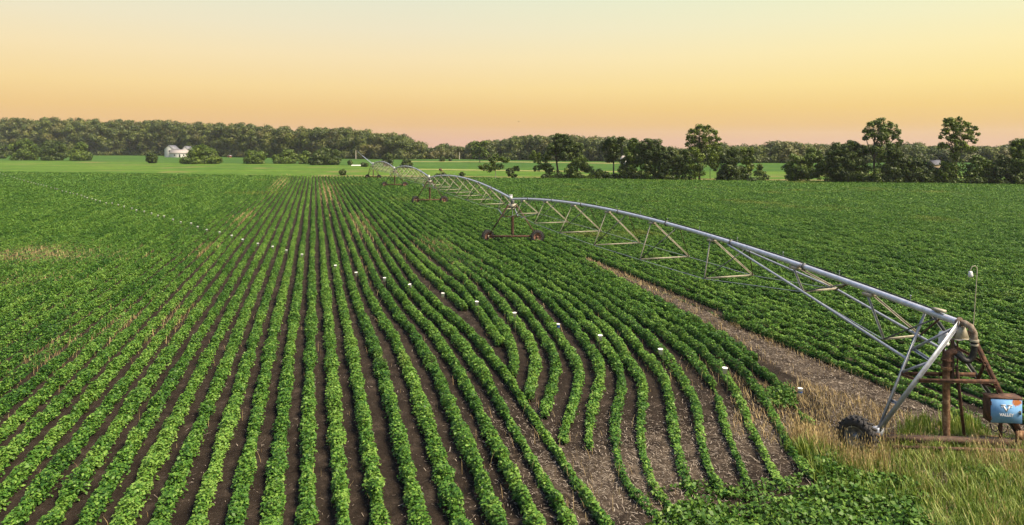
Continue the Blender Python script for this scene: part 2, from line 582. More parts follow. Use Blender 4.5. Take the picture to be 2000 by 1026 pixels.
def health(x, y):
    """thin stands where the photograph shows weak crop"""
    h = 1 - .55 * blob(x, y, 9.8, 47, 1.6, 5) - .35 * blob(x, y, 5.2, 62, 1.5, 14) - .45 * blob(x, y, -24, 42, 7, 5) - .3 * blob(x, y, -14, 34, 5, 5) \
        - .3 * blob(x, y, 3.0, 47, .9, 6) - .4 * blob(x, y, 13.6, 22, 1.6, 1.8)
    for a, b, rx, ry in PATCH:
        q = at(a, b); h = h - .6 * blob(x, y, q[0], q[1], rx, ry)
    return np.clip(h, .15, 1)


SOY_OUT = []


def row_mesh(mb, X, Y, w0, h0, cover):
    """add one planted row along the polyline X,Y; w0,h0 are its half width and height along it"""
    seg = np.hypot(np.diff(X), np.diff(Y))
    L = np.concatenate([[0], np.cumsum(seg)])
    D = depth(X, Y)
    px, py = proj(X, Y, 0 * X)
    vis = (D > 3) & (px > -110 - 2500 / D) & (px < 2110 + 2500 / D) & (py < 1026 + 900 / D * 1.2) & (Y < edge_y(X))
    if vis.sum() < 3: return
    s_loc = np.maximum(.086, D * .00145)
    w = np.interp(L, L, w0); 
    area = (2.4 * w0 + 1.1 * h0) * np.broadcast_to(cover, w0.shape)
    dens = np.where(vis, area / (s_loc ** 2 * .31), 0)              # leaves per metre
    dens *= np.interp(D, [40, 90], [1.0, .62])
    cum = np.concatenate([[0], np.cumsum((dens[1:] + dens[:-1]) / 2 * seg)])
    n = int(cum[-1])
    if n < 2: return
    u = rng.random(n) * cum[-1]
    l = np.interp(u, cum, L)
    # plants stand in clumps along the row
    Ltot = L[-1]
    def wob(scale, amp):
        k = int(Ltot / scale) + 3
        return 1 + amp * (np.interp(l, np.linspace(0, Ltot, k), rng.random(k)) * 2 - 1)
    x = np.interp(l, L, X); y = np.interp(l, L, Y)
    tx = np.interp(l, (L[1:] + L[:-1]) / 2, np.diff(X) / seg); ty = np.interp(l, (L[1:] + L[:-1]) / 2, np.diff(Y) / seg)
    tn = np.hypot(tx, ty); tx, ty = tx / tn, ty / tn
    hl = np.interp(l, L, h0) * wob(.26, .34) * wob(1.1, .14) * wob(6, .12); wl = np.interp(l, L, w0) * wob(.29, .36) * wob(1.3, .16) * wob(7, .12)
    s = np.interp(l, L, s_loc) * rng.uniform(.6, 1.35, n)
    th = math.pi / 2 + (rng.random(n) - .5) * math.pi * np.where(rng.random(n) < .72, .74, 1.06)
    r = np.sqrt(rng.uniform(.30, 1.35, n))
    q = r * np.cos(th) * wl; z = .10 * hl + .9 * hl * np.maximum(r * np.sin(th), -.05) + .02
    side = np.stack([ty, -tx, 0 * tx], 1)
    P = np.stack([x, y, z], 1) + side * q[:, None]
    out = side * np.cos(th)[:, None] + np.array([0, 0, 1.0]) * np.sin(th)[:, None]
    Nn = nrm(.22 * out + .75 * np.array([0, 0, 1.0]) + .34 * rng.normal(size=(n, 3)))
    vig = np.clip(wob(.8, .55) + .35, 0, 1) * np.clip(wob(9, .5) + .3, .25, 1)
    keep = rng.random(n) < health(x, y) * vig
    tint = np.clip(.5 + .28 * rng.normal(size=n) + .18 * (wob(.6, 1) - 1) + .18 * (wob(5, 1) - 1) + .05 * rng.normal() + .35 * (wob(.4, 1) > 1.88), 0, 1)
    mb.quads(leaf_quads(P, Nn, s)[keep], tint[keep])
    # stems and inner leaves: a low lumpy core, tint lowered for canopy shade
    idx = np.where(vis)[0]
    i0, i1 = idx[0], idx[-1]
    st = [i0]
    for i in range(i0, i1 + 1):
        if L[i] - L[st[-1]] > max(.22, .008 * D[i]): st.append(i)
    st = np.array(st)
    if len(st) < 3: return
    m = len(st)
    ww_ok = np.broadcast_to(cover, w0.shape)[st] > .05
    hh = ww_ok * (h0[st] * .55 * health(X[st], Y[st])) * rng.uniform(.6, 1.1, m); ww = w0[st] * .55 * rng.uniform(.6, 1.15, m)
    dX = np.gradient(X)[st]; dY = np.gradient(Y)[st]; dn = np.hypot(dX, dY); sd = np.stack([dY / dn, -dX / dn], 1)
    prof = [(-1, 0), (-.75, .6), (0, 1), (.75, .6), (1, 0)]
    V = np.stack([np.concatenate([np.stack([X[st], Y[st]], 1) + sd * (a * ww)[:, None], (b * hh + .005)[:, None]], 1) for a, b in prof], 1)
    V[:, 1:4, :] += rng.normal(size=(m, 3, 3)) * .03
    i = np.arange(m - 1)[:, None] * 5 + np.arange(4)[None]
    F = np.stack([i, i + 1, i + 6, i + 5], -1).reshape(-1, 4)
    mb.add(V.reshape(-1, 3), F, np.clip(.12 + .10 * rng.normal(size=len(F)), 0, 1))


def straight_row(k):
    x0 = ROW0 + PITCH * k
    y = np.arange(6, min(350, edge_y(x0)), .18)
    x = x0 + bow(x0, y) * (1 if k < 9 else 0) + .02 * np.sin(y * .21 + k)
    return x, y


# curving rows between the straight rows and the dirt track, traced on the ground: number -> [(Y, X), ...] near part
CURV = {1: [(60, 0), (45, .1), (38, 7.1), (33.4, 7.2)],
        2: [(60, 0), (45, .12), (38, 7.9), (31, 7.65), (27, 7.35)],
        3: [(60, 0), (41, 8.75), (32.4, 8.3), (27.9, 7.9), (24.8, 7.3), (23.4, 6.8)],
        4: [(60, 0), (39, 9.6), (30.8, 9.0), (26.9, 8.6), (24.3, 8.0), (22.4, 7.2), (21.0, 6.6)],
        5: [(60, 0), (37, 10.35), (30, 9.7), (26, 9.15), (23.7, 8.6), (21.3, 7.5), (19.5, 6.6)],
        6: [(60, 0), (36, 11.1), (29.1, 10.3), (24.7, 9.6), (22.9, 9.2), (20.4, 8.0), (17.7, 6.5)],
        7: [(60, 0), (35.7, 11.95), (28.1, 11.1), (23.9, 10.3), (22, 9.6), (19.5, 8.2), (17.2, 7.1)],
        8: [(60, 0), (33.3, 12.35), (26.8, 11.6), (23.2, 10.8), (21.3, 10.1), (18.7, 8.6), (16.4, 7.6), (15, 7.2), (13.6, 7.3)],
        9: [(60, 0), (34, 13.1), (27, 12.3), (24.4, 11.6), (21.4, 10.9), (19.8, 10.1), (18.2, 9.2), (17, 8.6), (15.4, 8.0), (14.3, 7.7), (13.4, 7.8)],
        10: [(60, 0), (34, 13.8), (27, 13.0), (24.3, 12.35), (21.7, 11.85), (19.6, 10.95), (16.9, 9.6), (15.5, 9.0), (14.3, 8.5)],
        11: [(60, 0), (34, 14.5), (27, 13.75), (24, 13.1), (21.6, 12.5), (19.1, 11.6), (16.9, 10.4), (15.3, 9.6), (13.9, 9.2)],
        12: [(60, 0), (34, 15.2), (26.4, 14.5), (23.5, 14.0), (20.2, 13.0), (18.9, 12.3), (16.8, 11.2), (15.4, 10.6), (14.2, 10.0)],
        13: [(60, 0), (34, 15.9), (27, 15.2), (23.6, 14.7), (21.4, 14.1), (18.7, 13.0), (17.4, 12.3), (15.4, 11.4), (13.8, 10.7)],
        14: [(60, 0), (34, 16.5), (28, 16.0), (25.2, 15.6), (21.4, 14.9), (18.8, 13.9), (16.7, 12.9), (15.1, 12.1), (14.1, 11.8)],
        15: [(60, 0), (36, 17.1), (29, 16.7), (24.5, 16.1), (20.5, 15.4), (18.5, 14.7), (16.7, 13.9)],
        16: [(60, 0), (40, 17.75), (32, 17.2), (26, 16.7), (22.5, 16.2)]}


def curved_row(n):
    xf = ROW0 + PITCH * (8 + n)
    pts = [(y, x if x > 1 else xf + x) for y, x in CURV[n]]
    pts = [(400, xf), (70, xf)] + pts
    yy = np.array([p[0] for p in pts])[::-1]; xx = np.array([p[1] for p in pts])[::-1]
    y = np.arange(yy[0], min(350, edge_y(xf)), .12)
    x = smooth1(np.interp(y, yy, xx), 19)
    return x, y


def row_profile(x, y, curved=False):
    w = np.full_like(x, .182); h = np.full_like(x, .32)
    if curved:
        f = np.interp(y, [13, 16.5, 19, 24, 40], [.56, .56, .74, 1.0, 1.05])
        w = w * f; h = h * f
    else:
        f = 1 - .42 * np.clip((x - 4.4) / 1.2, 0, 1) * np.interp(y, [13, 16, 20, 24], [.7, 1, .8, 0])
        w = w * f; h = h * f
    return w, h


NEAR_LABEL = 'leafy green soybean row running straight to the far meadow'
K_LEFT, K_RIGHT = -80, 70
row_objects = []


def finish_row(mb, label, group, name='crop_row'):
    if not mb.v: return None
    V = np.concatenate(mb.v)
    i = np.argmin(V[:, 1])
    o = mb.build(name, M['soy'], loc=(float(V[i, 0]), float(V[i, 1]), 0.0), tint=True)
    return tag(o, label, 'crop row', group)


def build_rows():
    names = {8: 'straight soybean row that the shorter bending rows run into at their lower ends',
             7: 'straight soybean row next outside the one the bending rows run into',
             0: 'soybean row that stands upright in the picture with its twin beside it'}
    for k in range(K_LEFT, 9):
        mb = MB(); x, y = straight_row(k); w, h = row_profile(x, y)
        row_mesh(mb, x, y, w, h, 1.75)
        lab = names.get(k) if k in (7, 8) else ('straight full soybean row on the open side of the machine' if k > -26 else 'soybean row closing into even green towards the line of far cups')
        finish_row(mb, lab, 'straight soybean rows')
    clab = {1: 'shortest curving soybean row, ending at a bare gap among straight rows', 2: 'second shortest curving soybean row, ending just before the V junctions',
            3: 'curving soybean row making the uppermost V junction with the straight row', 4: 'curving soybean row making the second V junction from the top',
            5: 'curving soybean row making the third V junction from the top', 6: 'curving soybean row making the lowest, sharpest V junction',
            7: 'curving soybean row that stops in bare soil beside the lowest V', 8: 'first curving soybean row to run on past the V junctions to the bottom',
            9: 'second curving row running on to the bottom, beyond the V junctions', 10: 'third curving row running on to the bottom, by the middle white cups',
            11: 'fourth curving row running on to the bottom weeds', 12: 'fifth curving row, broken by a dry brown gap halfway',
            13: 'sixth curving row, thinning between two white cups', 14: 'last long curving row, merging into the weeds by the wheel',
            15: 'short soybean row beside the last white cup at the bare soil', 16: 'soybean row along the near edge of the bare dirt track'}
    for n in range(1, 17):
        mb = MB(); x, y = curved_row(n); w, h = row_profile(x, y, True)
        if n == 12:
            ok = (y < 19.3) | (y > 20.4)
            w = np.where(ok, w, .03); h = np.where(ok, h, .08)
        if n == 15:
            ok = (y < 17.4) | (y > 18.6)
            w = np.where(ok, w, .03); h = np.where(ok, h, .08)
        row_mesh(mb, x, y, w, h, 1.45 * np.interp(y, [14, 17, 23], [.62, .72, 1.0]))
        finish_row(mb, clab[n], 'curving soybean rows')
    for k in range(25, K_RIGHT):
        mb = MB(); x, y = straight_row(k)
        if k == 25:
            ok = (y > 46) | ((y < 28.5) & (y > 15.5)); x = x + np.where(y < 40, .02, 0)
        else:
            ok = ~in_track(x, y, .05)
        ok &= ~((x < 20.2) & (y < 15.5))
        w, h = row_profile(x, y)
        w = np.where(ok, w, .02); h = np.where(ok, h, .02)
        row_mesh(mb, x, y, w, h, np.where(ok, 1.45, 0))
        lab = 'soybean row hidden partly behind the machine, across the dirt track from the cups' if k < 32 else 'soybean row in the wide block beyond the irrigation machine'
        if k == 25: lab = 'soybean row continuing the line of the dirt track towards the far towers'
        if k == 26: lab = 'soybean row bordering the dirt track on the machine side'
        finish_row(mb, lab, 'soybean rows beyond the track')
    mb = MB()
    for k in list(range(-340, K_LEFT)) + list(range(K_RIGHT, 330)):
        x, y = straight_row(k)
        if len(x) < 5: continue
        w, h = row_profile(x, y)
        row_mesh(mb, x, y, w, h, 1.2)
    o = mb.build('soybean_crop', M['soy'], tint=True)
    tag(o, 'far soybeans closed into one green cover at both ends of the field', 'crop', kind='stuff')


build_rows()

# ----------------------------------------------------------------- weeds, grass, straw


def in_poly(x, y, poly):
    c = np.zeros(len(x), bool); n = len(poly); j = n - 1
    for i in range(n):
        xi, yi = poly[i][:2]; xj, yj = poly[j][:2]
        c ^= ((yi > y) != (yj > y)) & (x < (xj - xi) * (y - yi) / (yj - yi + 1e-9) + xi)
        j = i
    return c


def scatter(poly, n):
    P = np.array([p[:2] for p in poly]); lo, hi = P.min(0), P.max(0)
    xy = lo + rng.random((n * 3, 2)) * (hi - lo)
    k = in_poly(xy[:, 0], xy[:, 1], poly)
    return xy[k][:n]


def blades(mb, xy, h, w, lean=.35, head=0.0, wind=(0, 0)):
    """grass blades as bent two-quad strips; head > 0 adds a seed head"""
    n = len(xy)
    h = np.asarray(h); a = rng.uniform(0, 2 * math.pi, n)
    d = np.stack([np.cos(a), np.sin(a)], 1) * rng.uniform(0, lean, n)[:, None] * h[:, None] + np.array(wind) * h[:, None]
    b = np.stack([-np.sin(a), np.cos(a)], 1) * w / 2
    z0 = np.zeros((n, 1))
    p0 = np.concatenate([xy, z0], 1); p1 = np.concatenate([xy + d * .35, (h * .6)[:, None]], 1); p2 = np.concatenate([xy + d, h[:, None]], 1)
    B = np.concatenate([b, z0], 1)
    t = np.clip(.5 + .25 * rng.normal(size=n), 0, 1)
    mb.quads(np.stack([p0 - B, p0 + B, p1 + B * .8, p1 - B * .8], 1), t)
    mb.quads(np.stack([p1 - B * .8, p1 + B * .8, p2 + B * .15, p2 - B * .15], 1), t)
    if head:
        q = p2 + np.concatenate([d * .1, np.full((n, 1), head)], 1)
        mid = (p2 + q) / 2
        mb.quads(np.stack([p2, mid + B * 1.6, q, mid - B * 1.6], 1), np.clip(t + .2, 0, 1))


def leafy_patch(name, poly, n, hgt, s, mat, label, cat):
    xy = scatter(poly, n)
    nn = len(xy)
    hum = .5 + .5 * np.sin(xy[:, 0] * 3.1 + np.sin(xy[:, 1] * 2.3)) * np.sin(xy[:, 1] * 2.7 + 1)
    z = hgt * (.35 + .65 * hum) * rng.uniform(.25, 1.05, nn)
    P = np.concatenate([xy, z[:, None]], 1)
    Nn = nrm(np.array([0, 0, .8]) + .55 * rng.normal(size=(nn, 3)))
    mb = MB(); mb.quads(leaf_quads(P, Nn, s * rng.uniform(.6, 1.4, nn)), np.clip(.5 + .22 * rng.normal(size=nn), 0, 1))
    o = mb.build(name, mat, tint=True)
    return tag(o, label, cat, kind='stuff')


POLY_W = [at(1240, 1060), at(1300, 1006), at(1350, 985), at(1440, 1000), at(1530, 985), at(1600, 950), at(1590, 905), at(1565, 872), at(1600, 880), at(1660, 912), at(1720, 935), at(1780, 955), at(1830, 1000), at(1850, 1080)]
leafy_patch('weed_patch', POLY_W, 8200, .34, .115, M['weed'], 'dense dark broad-leaved weeds below the pivot wheel', 'weeds')
leafy_patch('weed_patch', [at(1490, 770), at(1545, 762), at(1560, 800), at(1520, 805)], 700, .4, .10, M['weed'], 'small clump of leafy weeds by the last cup', 'weeds')

POLY_G = [at(1640, 905), at(1700, 870), at(1720, 862), at(1990, 862), at(2120, 870), at(2150, 1080), at(1830, 1080), at(1800, 960), at(1700, 925)]


def tufts(poly, n, per, spread):
    """grass grows in tufts"""
    c = scatter(poly, n)
    return np.repeat(c, per, 0) + rng.normal(size=(len(c) * per, 2)) * spread, np.repeat(rng.uniform(.55, 1.25, len(c)), per)


mb = MB()
for poly, n, per, h0, h1, w, ln in ((POLY_G, 620, 26, .10, .42, .015, .95), ([at(1760, 868), at(1780, 838), at(1900, 835), at(1930, 868)], 70, 22, .25, .55, .025, .5),
                                    ([at(1900, 960), at(2050, 940), at(2100, 1060), at(1900, 1060)], 130, 26, .2, .45, .022, .7), ([at(1540, 880), at(1560, 865), at(1680, 915), at(1700, 935), at(1640, 930)], 90, 18, .15, .45, .02, .7),
                                    ([at(1560, 900), at(1640, 930), at(1800, 965), at(1830, 1040), at(1760, 1000), at(1600, 960)], 60, 14, .2, .45, .016, .7)):
    xy, k = tufts(poly, n, per, .10)
    blades(mb, xy, rng.uniform(h0, h1, len(xy)) * k, w, ln)
tag(mb.build('green_grass', M['grass'], tint=True), 'green grass growing around the pivot base', 'grass', kind='stuff')

mb = MB()
for poly, n, per, h0, h1, w, ln, hd in (([at(1540, 860), at(1580, 845), at(1640, 885), at(1740, 905), at(1770, 930), at(1690, 940), at(1610, 915)], 60, 15, .3, .72, .012, .5, .10),
                                        (POLY_G, 85, 11, .25, .6, .009, .6, .08), ([at(1900, 880), at(2060, 880), at(2060, 960), at(1880, 930)], 45, 11, .3, .62, .009, .55, .08)):
    xy, k = tufts(poly, n, per, .12)
    blades(mb, xy, rng.uniform(h0, h1, len(xy)) * k, w, ln, head=hd)
tag(mb.build('dry_grass', M['dry'], tint=True), 'tall straw-coloured grass with seed heads around the pivot base', 'grass', kind='stuff')
for poly, n, lab in (([at(1880, 930), at(1960, 915), at(2010, 1000), at(1930, 1010)], 900, 'leafy weeds mixed into the grass below the blue control panel'),
                     ([at(1760, 1010), at(1900, 1000), at(1920, 1060), at(1780, 1070)], 800, 'leafy weeds at the lower edge of the grass by the pivot'),
                     ([at(1600, 930), at(1700, 930), at(1780, 985), at(1700, 985)], 700, 'leafy weeds among straw-coloured grass below the pivot wheel'),
                     ([at(1230, 985), at(1330, 960), at(1470, 985), at(1560, 960), at(1570, 925), at(1480, 960), at(1350, 945)], 750, 'thin weeds running in between the ends of the curving rows')):
    leafy_patch('weed_patch', poly, n, .26, .10, M['weed'], lab, 'weeds')

mb = MB()
xy = scatter([(12.2, 18), (14.4, 21.5), (15.4, 19.0), (15.2, 16), (13.2, 15.5), (11.3, 17)], 1700)
blades(mb, xy, rng.uniform(.05, .22, len(xy)), .014, 1.2)
xy = scatter([(15, 20), (16.5, 20), (17.5, 17), (17.5, 15.4), (15, 16)], 1500)
blades(mb, xy, rng.uniform(.06, .26, len(xy)), .014, 1.2)
for y0, x0 in [(y_, np.interp(y_, TRK[:, 0], TRK[:, c_]) + rng.normal() * .12) for c_ in (1, 2, 2) for y_ in rng.uniform(17, 46, 40)]:
    xy = np.array([x0, y0]) + rng.normal(size=(10, 2)) * [.12, .3]
    blades(mb, xy, rng.uniform(.06, .24, len(xy)), .012 + .0003 * max(y0 - 20, 0), .9)
for (cx, cy, rx, ry, n) in [(9.8, 47, 1.5, 5, 350), (5.2, 62, 1.3, 13, 300), (-24, 42, 7, 5, 900), (-14, 34, 5, 5, 600), (3, 47, .6, 6, 120), (18.9, 36, .5, 8, 500), (18.2, 25, .8, 4, 350),
                            (-9, 26, 3, 5, 220), (1.0, 20, 3.5, 7, 160), (6.2, 16, 1.2, 2.6, 260), (13.5, 22, 1.2, 1.6, 260), (40, 78, 6, 2, 500), (60, 122, 14, 2, 600), (11, 30, 5, 8, 200)] + [(*at(a, b)[:2], rx * .6, ry * .6, int(250 + 45 * rx * ry)) for a, b, rx, ry in PATCH]:
    xy = np.stack([cx + rx * rng.normal(size=n), cy + ry * rng.normal(size=n)], 1)
    xy = xy[(xy[:, 1] > 12)]
    blades(mb, xy, rng.uniform(.10, .36, len(xy)) * (.6 if 18 < cx < 20 else 1), .008 + .0004 * max(cy - 20, 0), .8)
tag(mb.build('dry_weeds', M['dry'], tint=True), 'dead weed stalks standing between and among the crop rows', 'weeds', kind='stuff')

# straw lying on the bare soil
xy = np.stack([rng.uniform(-4, 21, 150000), rng.uniform(12, 48, 150000)], 1)
dens = residue(xy[:, 0], xy[:, 1]) * 2.3 + .04
xy = xy[rng.random(len(xy)) < dens * np.interp(xy[:, 1], [12, 30, 48], [1, .8, .4])]
n = len(xy)
a = rng.uniform(0, math.pi, n); ln = rng.uniform(.03, .13, n) * np.interp(rng.random(n), [0, .9, 1], [.6, 1.0, 2.2]); wd = rng.uniform(.005, .012, n)
d = np.stack([np.cos(a), np.sin(a), .25 * rng.normal(size=n)], 1) * ln[:, None] / 2; b = np.stack([-np.sin(a), np.cos(a), 0 * a], 1) * wd[:, None] / 2
c = np.concatenate([xy, rng.uniform(.025, .06, (n, 1))], 1)
mb = MB(); mb.quads(np.stack([c - d - b, c + d - b, c + d + b, c - d + b], 1), np.clip(.45 + .25 * rng.normal(size=n), 0, 1))
tag(mb.build('straw_litter', M['straw'], tint=True), 'pale straw and stubble lying on the bare soil and dirt track', 'straw', kind='stuff')

# ----------------------------------------------------------------- irrigation machine
HUBS = [np.array([17.12, 14.75])] + [at(x_, y_)[:2] for x_, y_ in ((1001, 475), (839.5, 398.5), (771, 366.3), (729, 350))]
HZ = 3.72


PT_FL, PT_FR = at_depth(1717, 842, 18.75), at_depth(1988, 848, 18.5)
PT_T1, PT_T2 = at_depth(1879, 631, 18.85), at_depth(1811, 613, 20.0)
PIV = [PT_FL + (PT_T2 - PT_FL) * .59, PT_FR + (PT_T2 - PT_FR) * .59]     # where the chords bolt to the pivot legs


def span(i, label):
    A, B = HUBS[i], HUBS[i + 1]
    root = empty('pipe_span', (A[0], A[1], 0), label, 'pipe span', 'spans of the irrigation machine')
    L = np.linalg.norm(B - A); d2 = (B - A) / L; n2 = np.array([d2[1], -d2[0]])      # n2 = to the right
    loc = (A[0], A[1], 0)
    za, zb = (3.40, HZ) if i == 0 else (HZ, HZ)

    def pz(s):
        u = s / L
        return za + (zb - za) * u + 4 * .95 * u * (1 - u)

    def P(s, q=0.0, z=None):
        p = A + d2 * s + n2 * q
        return np.array([p[0], p[1], pz(s) if z is None else z])
    ss = np.linspace(0.0 if i == 0 else .25, L - .25, 60)
    mb = MB(); mb.tube([P(s) for s in ss], .095, 14)
    pipe = mb.build('pipe', M['pipe'], root, True, loc)
    # flanged joints
    st = [3.05] + [6.45 + (L - 9.2) / 6 * k for k in range(7)] if i == 0 else [3.0 + (L - 6.0) / 7 * k for k in range(8)]
    for k, s in enumerate(st[:-1]):
        sj = (s + st[k + 1]) / 2 + 1.2
        mb = MB(); t = nrm(P(sj + .1) - P(sj - .1))
        mb.lathe(P(sj), t, [(-.03, .09), (-.03, .135), (.03, .135), (.03, .09)], 14)
        mb.build('joint_flange', M['dark_steel'], pipe, False, loc)
    if i < 3:
        mb = MB()
        for s in np.arange(1.5, L - 1, 2.8):
            p = P(s); mb.tube([p + [0, 0, .09], p + [0, 0, .26]], .008, 5)
            mb.box(p + [0, 0, .27], (.025, .05, .03))
        mb.build('sprinkler', M['galv'], pipe, False, loc)
    mb = MB(); mb.tube([P(s) + np.array([n2[0] * .03, n2[1] * .03, .115]) for s in np.linspace(.5, L - .5, 60)], .02, 5)
    mb.build('control_cable', M['hose'], pipe, False, loc)
    # trusses: node pairs hung below the pipe
    hw = [.7, .72, 1.2, 1.38, 1.45, 1.45, 1.3, .9] if i == 0 else [.75, 1.2, 1.38, 1.45, 1.45, 1.4, 1.2, .8]
    drops = [1.1, .65, 1.5, 1.75, 1.87, 1.78, 1.6, 1.15] if i == 0 else [1.15, 1.5, 1.7, 1.8, 1.8, 1.7, 1.5, 1.15]
    nodes = []
    half = 1.25
    for k, s in enumerate(st):
        sn = s - half
        zn = pz(sn) - drops[k]
        nodes.append((sn, hw[k], zn))
        for q in (-1, 1):
            a = P(sn, q * hw[k], zn)
            mb = MB(); mb.angle(a, P(s, q * .08, pz(s) - .16), .055)
            mb.build('truss_strut', M['pale_steel'], root, False, loc)
            if True:
                mb = MB(); mb.angle(a, P(sn - half, q * .08, pz(sn - half) - .09), .035)
                mb.build('truss_strut', M['dark_steel'] if q < 0 else M['brown_steel'], root, False, loc)  # darker steels here put the struts' shaded look into their colour
        mb = MB(); mb.angle(P(sn, -hw[k], zn), P(sn, hw[k], zn), .055)
        mb.build('cross_tie', M['pale_steel'], root, False, loc)
        mb = MB(); mb.box(P(s, 0, pz(s) - .15), (.26, .34, .10), np.stack([np.append(n2, 0), np.append(d2, 0), [0, 0, 1]], 1))
        mb.build('saddle_plate', M['pale_steel'], root, False, loc)
    # lower chords: thin rods between the nodes, stout angles at both ends
    for q in (-1, 1):
        mb = MB()
        for (s0, w0, z0), (s1, w1, z1) in zip(nodes[:-1], nodes[1:]):
            mb.tube([P(s0, q * w0, z0), P(s1, q * w1, z1)], .013, 6)
        mb.build('truss_rod', M['galv'], root, False, loc)
        mb = MB(); s0, w0, z0 = nodes[-1]
        mb.tube([P(s0, q * w0, z0), P(L - .35, q * .62, 2.15)], .032, 8)
        mb.build('chord_tube', M['galv'], root, False, loc)
        mb = MB(); s0, w0, z0 = nodes[0]
        if i == 0:
            s1_, w1_, z1_ = nodes[1]
            mb.tube([P(10.4, q * .1, pz(10.4) - .1), P(s1_, q * w1_, z1_), PIV[0] if q < 0 else PIV[1]], .045, 8)
        else:
            mb.tube([P(.35, q * .62, 2.15), P(s0, q * w0, z0)], .04, 8)
        mb.build('chord_tube', M['galv'], root, False, loc)
    return root


span(0, 'longest looking silver pipe span, from the pivot to the first drive tower')
span(1, 'second arched pipe span, beyond the first drive tower')
span(2, 'third arched pipe span, between the second and third drive towers')
span(3, 'farthest arched pipe span, ending at the last drive tower')


def wheel(parent, c, axis, R=.56, W=.30, rim='rusty_rim', loc=(0, 0, 0)):
    axis = nrm(np.array(axis, float))
    mb = MB()
    prof = [(-W * .42, R * .56), (-W * .5, R * .72), (-W * .46, R * .9), (-W * .3, R * .97), (W * .3, R * .97), (W * .46, R * .9), (W * .5, R * .72), (W * .42, R * .56), (W * .3, R * .54), (-W * .3, R * .54), (-W * .42, R * .56)]
    mb.lathe(c, axis, prof, 28)
    up = np.array([0, 0, 1.0]); f = nrm(np.cross(axis, up)); u = np.cross(f, axis)
    for k in range(20):                                   # chevron lugs
        for sgn in (-1, 1):
            a = 2 * math.pi * (k + (.5 if sgn > 0 else 0)) / 20
            rad = np.cos(a) * f + np.sin(a) * u; tan = -np.sin(a) * f + np.cos(a) * u
            d = nrm(axis * sgn + tan * .55)
            mb.box(np.array(c) + rad * R * .985 + axis * sgn * W * .25, (W * .56, .05, .05), np.stack([d, np.cross(rad, d), rad], 1))
    w = empty_part('wheel', parent, loc)
    t = mb.build('tyre', M['tyre'], w, False, loc)
    mb = MB()
    mb.lathe(c, axis, [(-W * .44, R * .58), (-W * .44, R * .52), (-W * .2, R * .46), (-W * .05, R * .2), (-W * .05, R * .01)], 24)
    mb.lathe(c, axis, [(W * .44, R * .58), (W * .44, R * .52), (W * .2, R * .46), (W * .05, R * .2), (W * .05, R * .01)], 24)
    mb.lathe(c, axis, [(-W * .5, .002), (-W * .5, .09), (W * .5, .09), (W * .5, .002)], 12)
    mb.build('rim', M[rim], w, False, loc)
    return w


def empty_part(name, parent, loc):
    o = bpy.data.objects.new(name, None); o.empty_display_size = .2
    COL.objects.link(o); o.parent = parent
    return o


def drive_tower(h, ang, label, wid=2.05, mats=('rust', 'brown_steel')):
    """hub on the ground at h, base beam turned by ang from +X; built in its own frame"""
    root = empty('drive_tower', (h[0], h[1], 0), label, 'drive tower', 'drive towers of the irrigation machine', ang)
    Z0 = (0, 0, 0)
    mb = MB(); mb.box((0, 0, .58), (2 * wid, .16, .16)); mb.build('base_beam', M[mats[0]], root)
    mb = MB(); mb.tube([(0, 0, .7), (0, 0, 2.35)], .12, 12); mb.build('centre_post', M[mats[0]], root, True)
    mb = MB(); mb.tube([(0, 0, 2.35), (0, 0, 3.2)], .035, 8); mb.build('upper_post', M['galv'], root, True)
    for s in (-1, 1):
        for t in (-1, 1):
            mb = MB(); mb.angle((s * (wid - .12), t * .06, .7), (s * .30, t * .62, 3.25), .075, .01)
            mb.build('leg', M[mats[1]], root)
        mb = MB(); 
        for u in (.28, .5, .72):
            p = np.array([s * (wid - .12), 0, .7]) * (1 - u) + np.array([s * .30, 0, 3.25]) * u
            mb.tube([p + [0, .06 + .56 * u, 0], p - [0, .06 + .56 * u, 0]], .02, 6)
        mb.build('leg_rung', M[mats[1]], root)
        wheel(root, (s * (wid + .05), -.22 * s, .55), (0.0, 1, 0) if s > 0 else (-.45, .9, 0))
        mb = MB(); mb.box((s * (wid - .02), -.13, .56), (.07, .08, .26)); mb.build('gearbox', M['pale_steel'], root)
    mb = MB(); mb.tube([(-.78, -.3, 2.3), (.78, -.3, 2.3)], .035, 6); mb.build('cross_brace', M['rust'], root)
    mb = MB(); mb.tube([(-1.0, -.35, 2.2), (.55, -1.6, 3.65)], .035, 6); mb.build('diagonal_brace', M['dark_steel'], root)
    mb = MB(); mb.box((0, 0, 3.28), (.75, 1.1, .05)); mb.box((0, -.55, 3.17), (.7, .04, .28)); mb.build('top_plate', M['pale_steel'], root)
    mb = MB(); mb.lathe((0, 0, 3.3), (0, 0, 1), [(0, .12), (.1, .16), (.3, .16), (.36, .1)], 12); mb.build('pipe_joint', M['dark_steel'], root, True)
    bx = MB(); bx.box((-.14, .12, 3.86), (.26, .22, .40)); bx.box((-.14, .12, 4.07), (.30, .26, .03)); b = bx.build('control_box', M['white'], root)
    mb = MB(); mb.tube([(-.3, .1, 3.6), (-.3, .1, 4.15)], .012, 5); mb.build('antenna', M['galv'], root)
    return root


drive_tower(HUBS[1], math.radians(-14), 'rusty A-frame drive tower nearest the pivot, with white box on top')
drive_tower(HUBS[2], math.radians(-5), 'brown drive tower second out from the pivot, wheels in the crop', 1.95)
drive_tower(HUBS[3], math.radians(-8), 'drive tower third out from the pivot, in the far rows', 1.95)
drive_tower(HUBS[4], math.radians(-35), 'last drive tower, at the crop edge below the overhang pipe', 1.7)
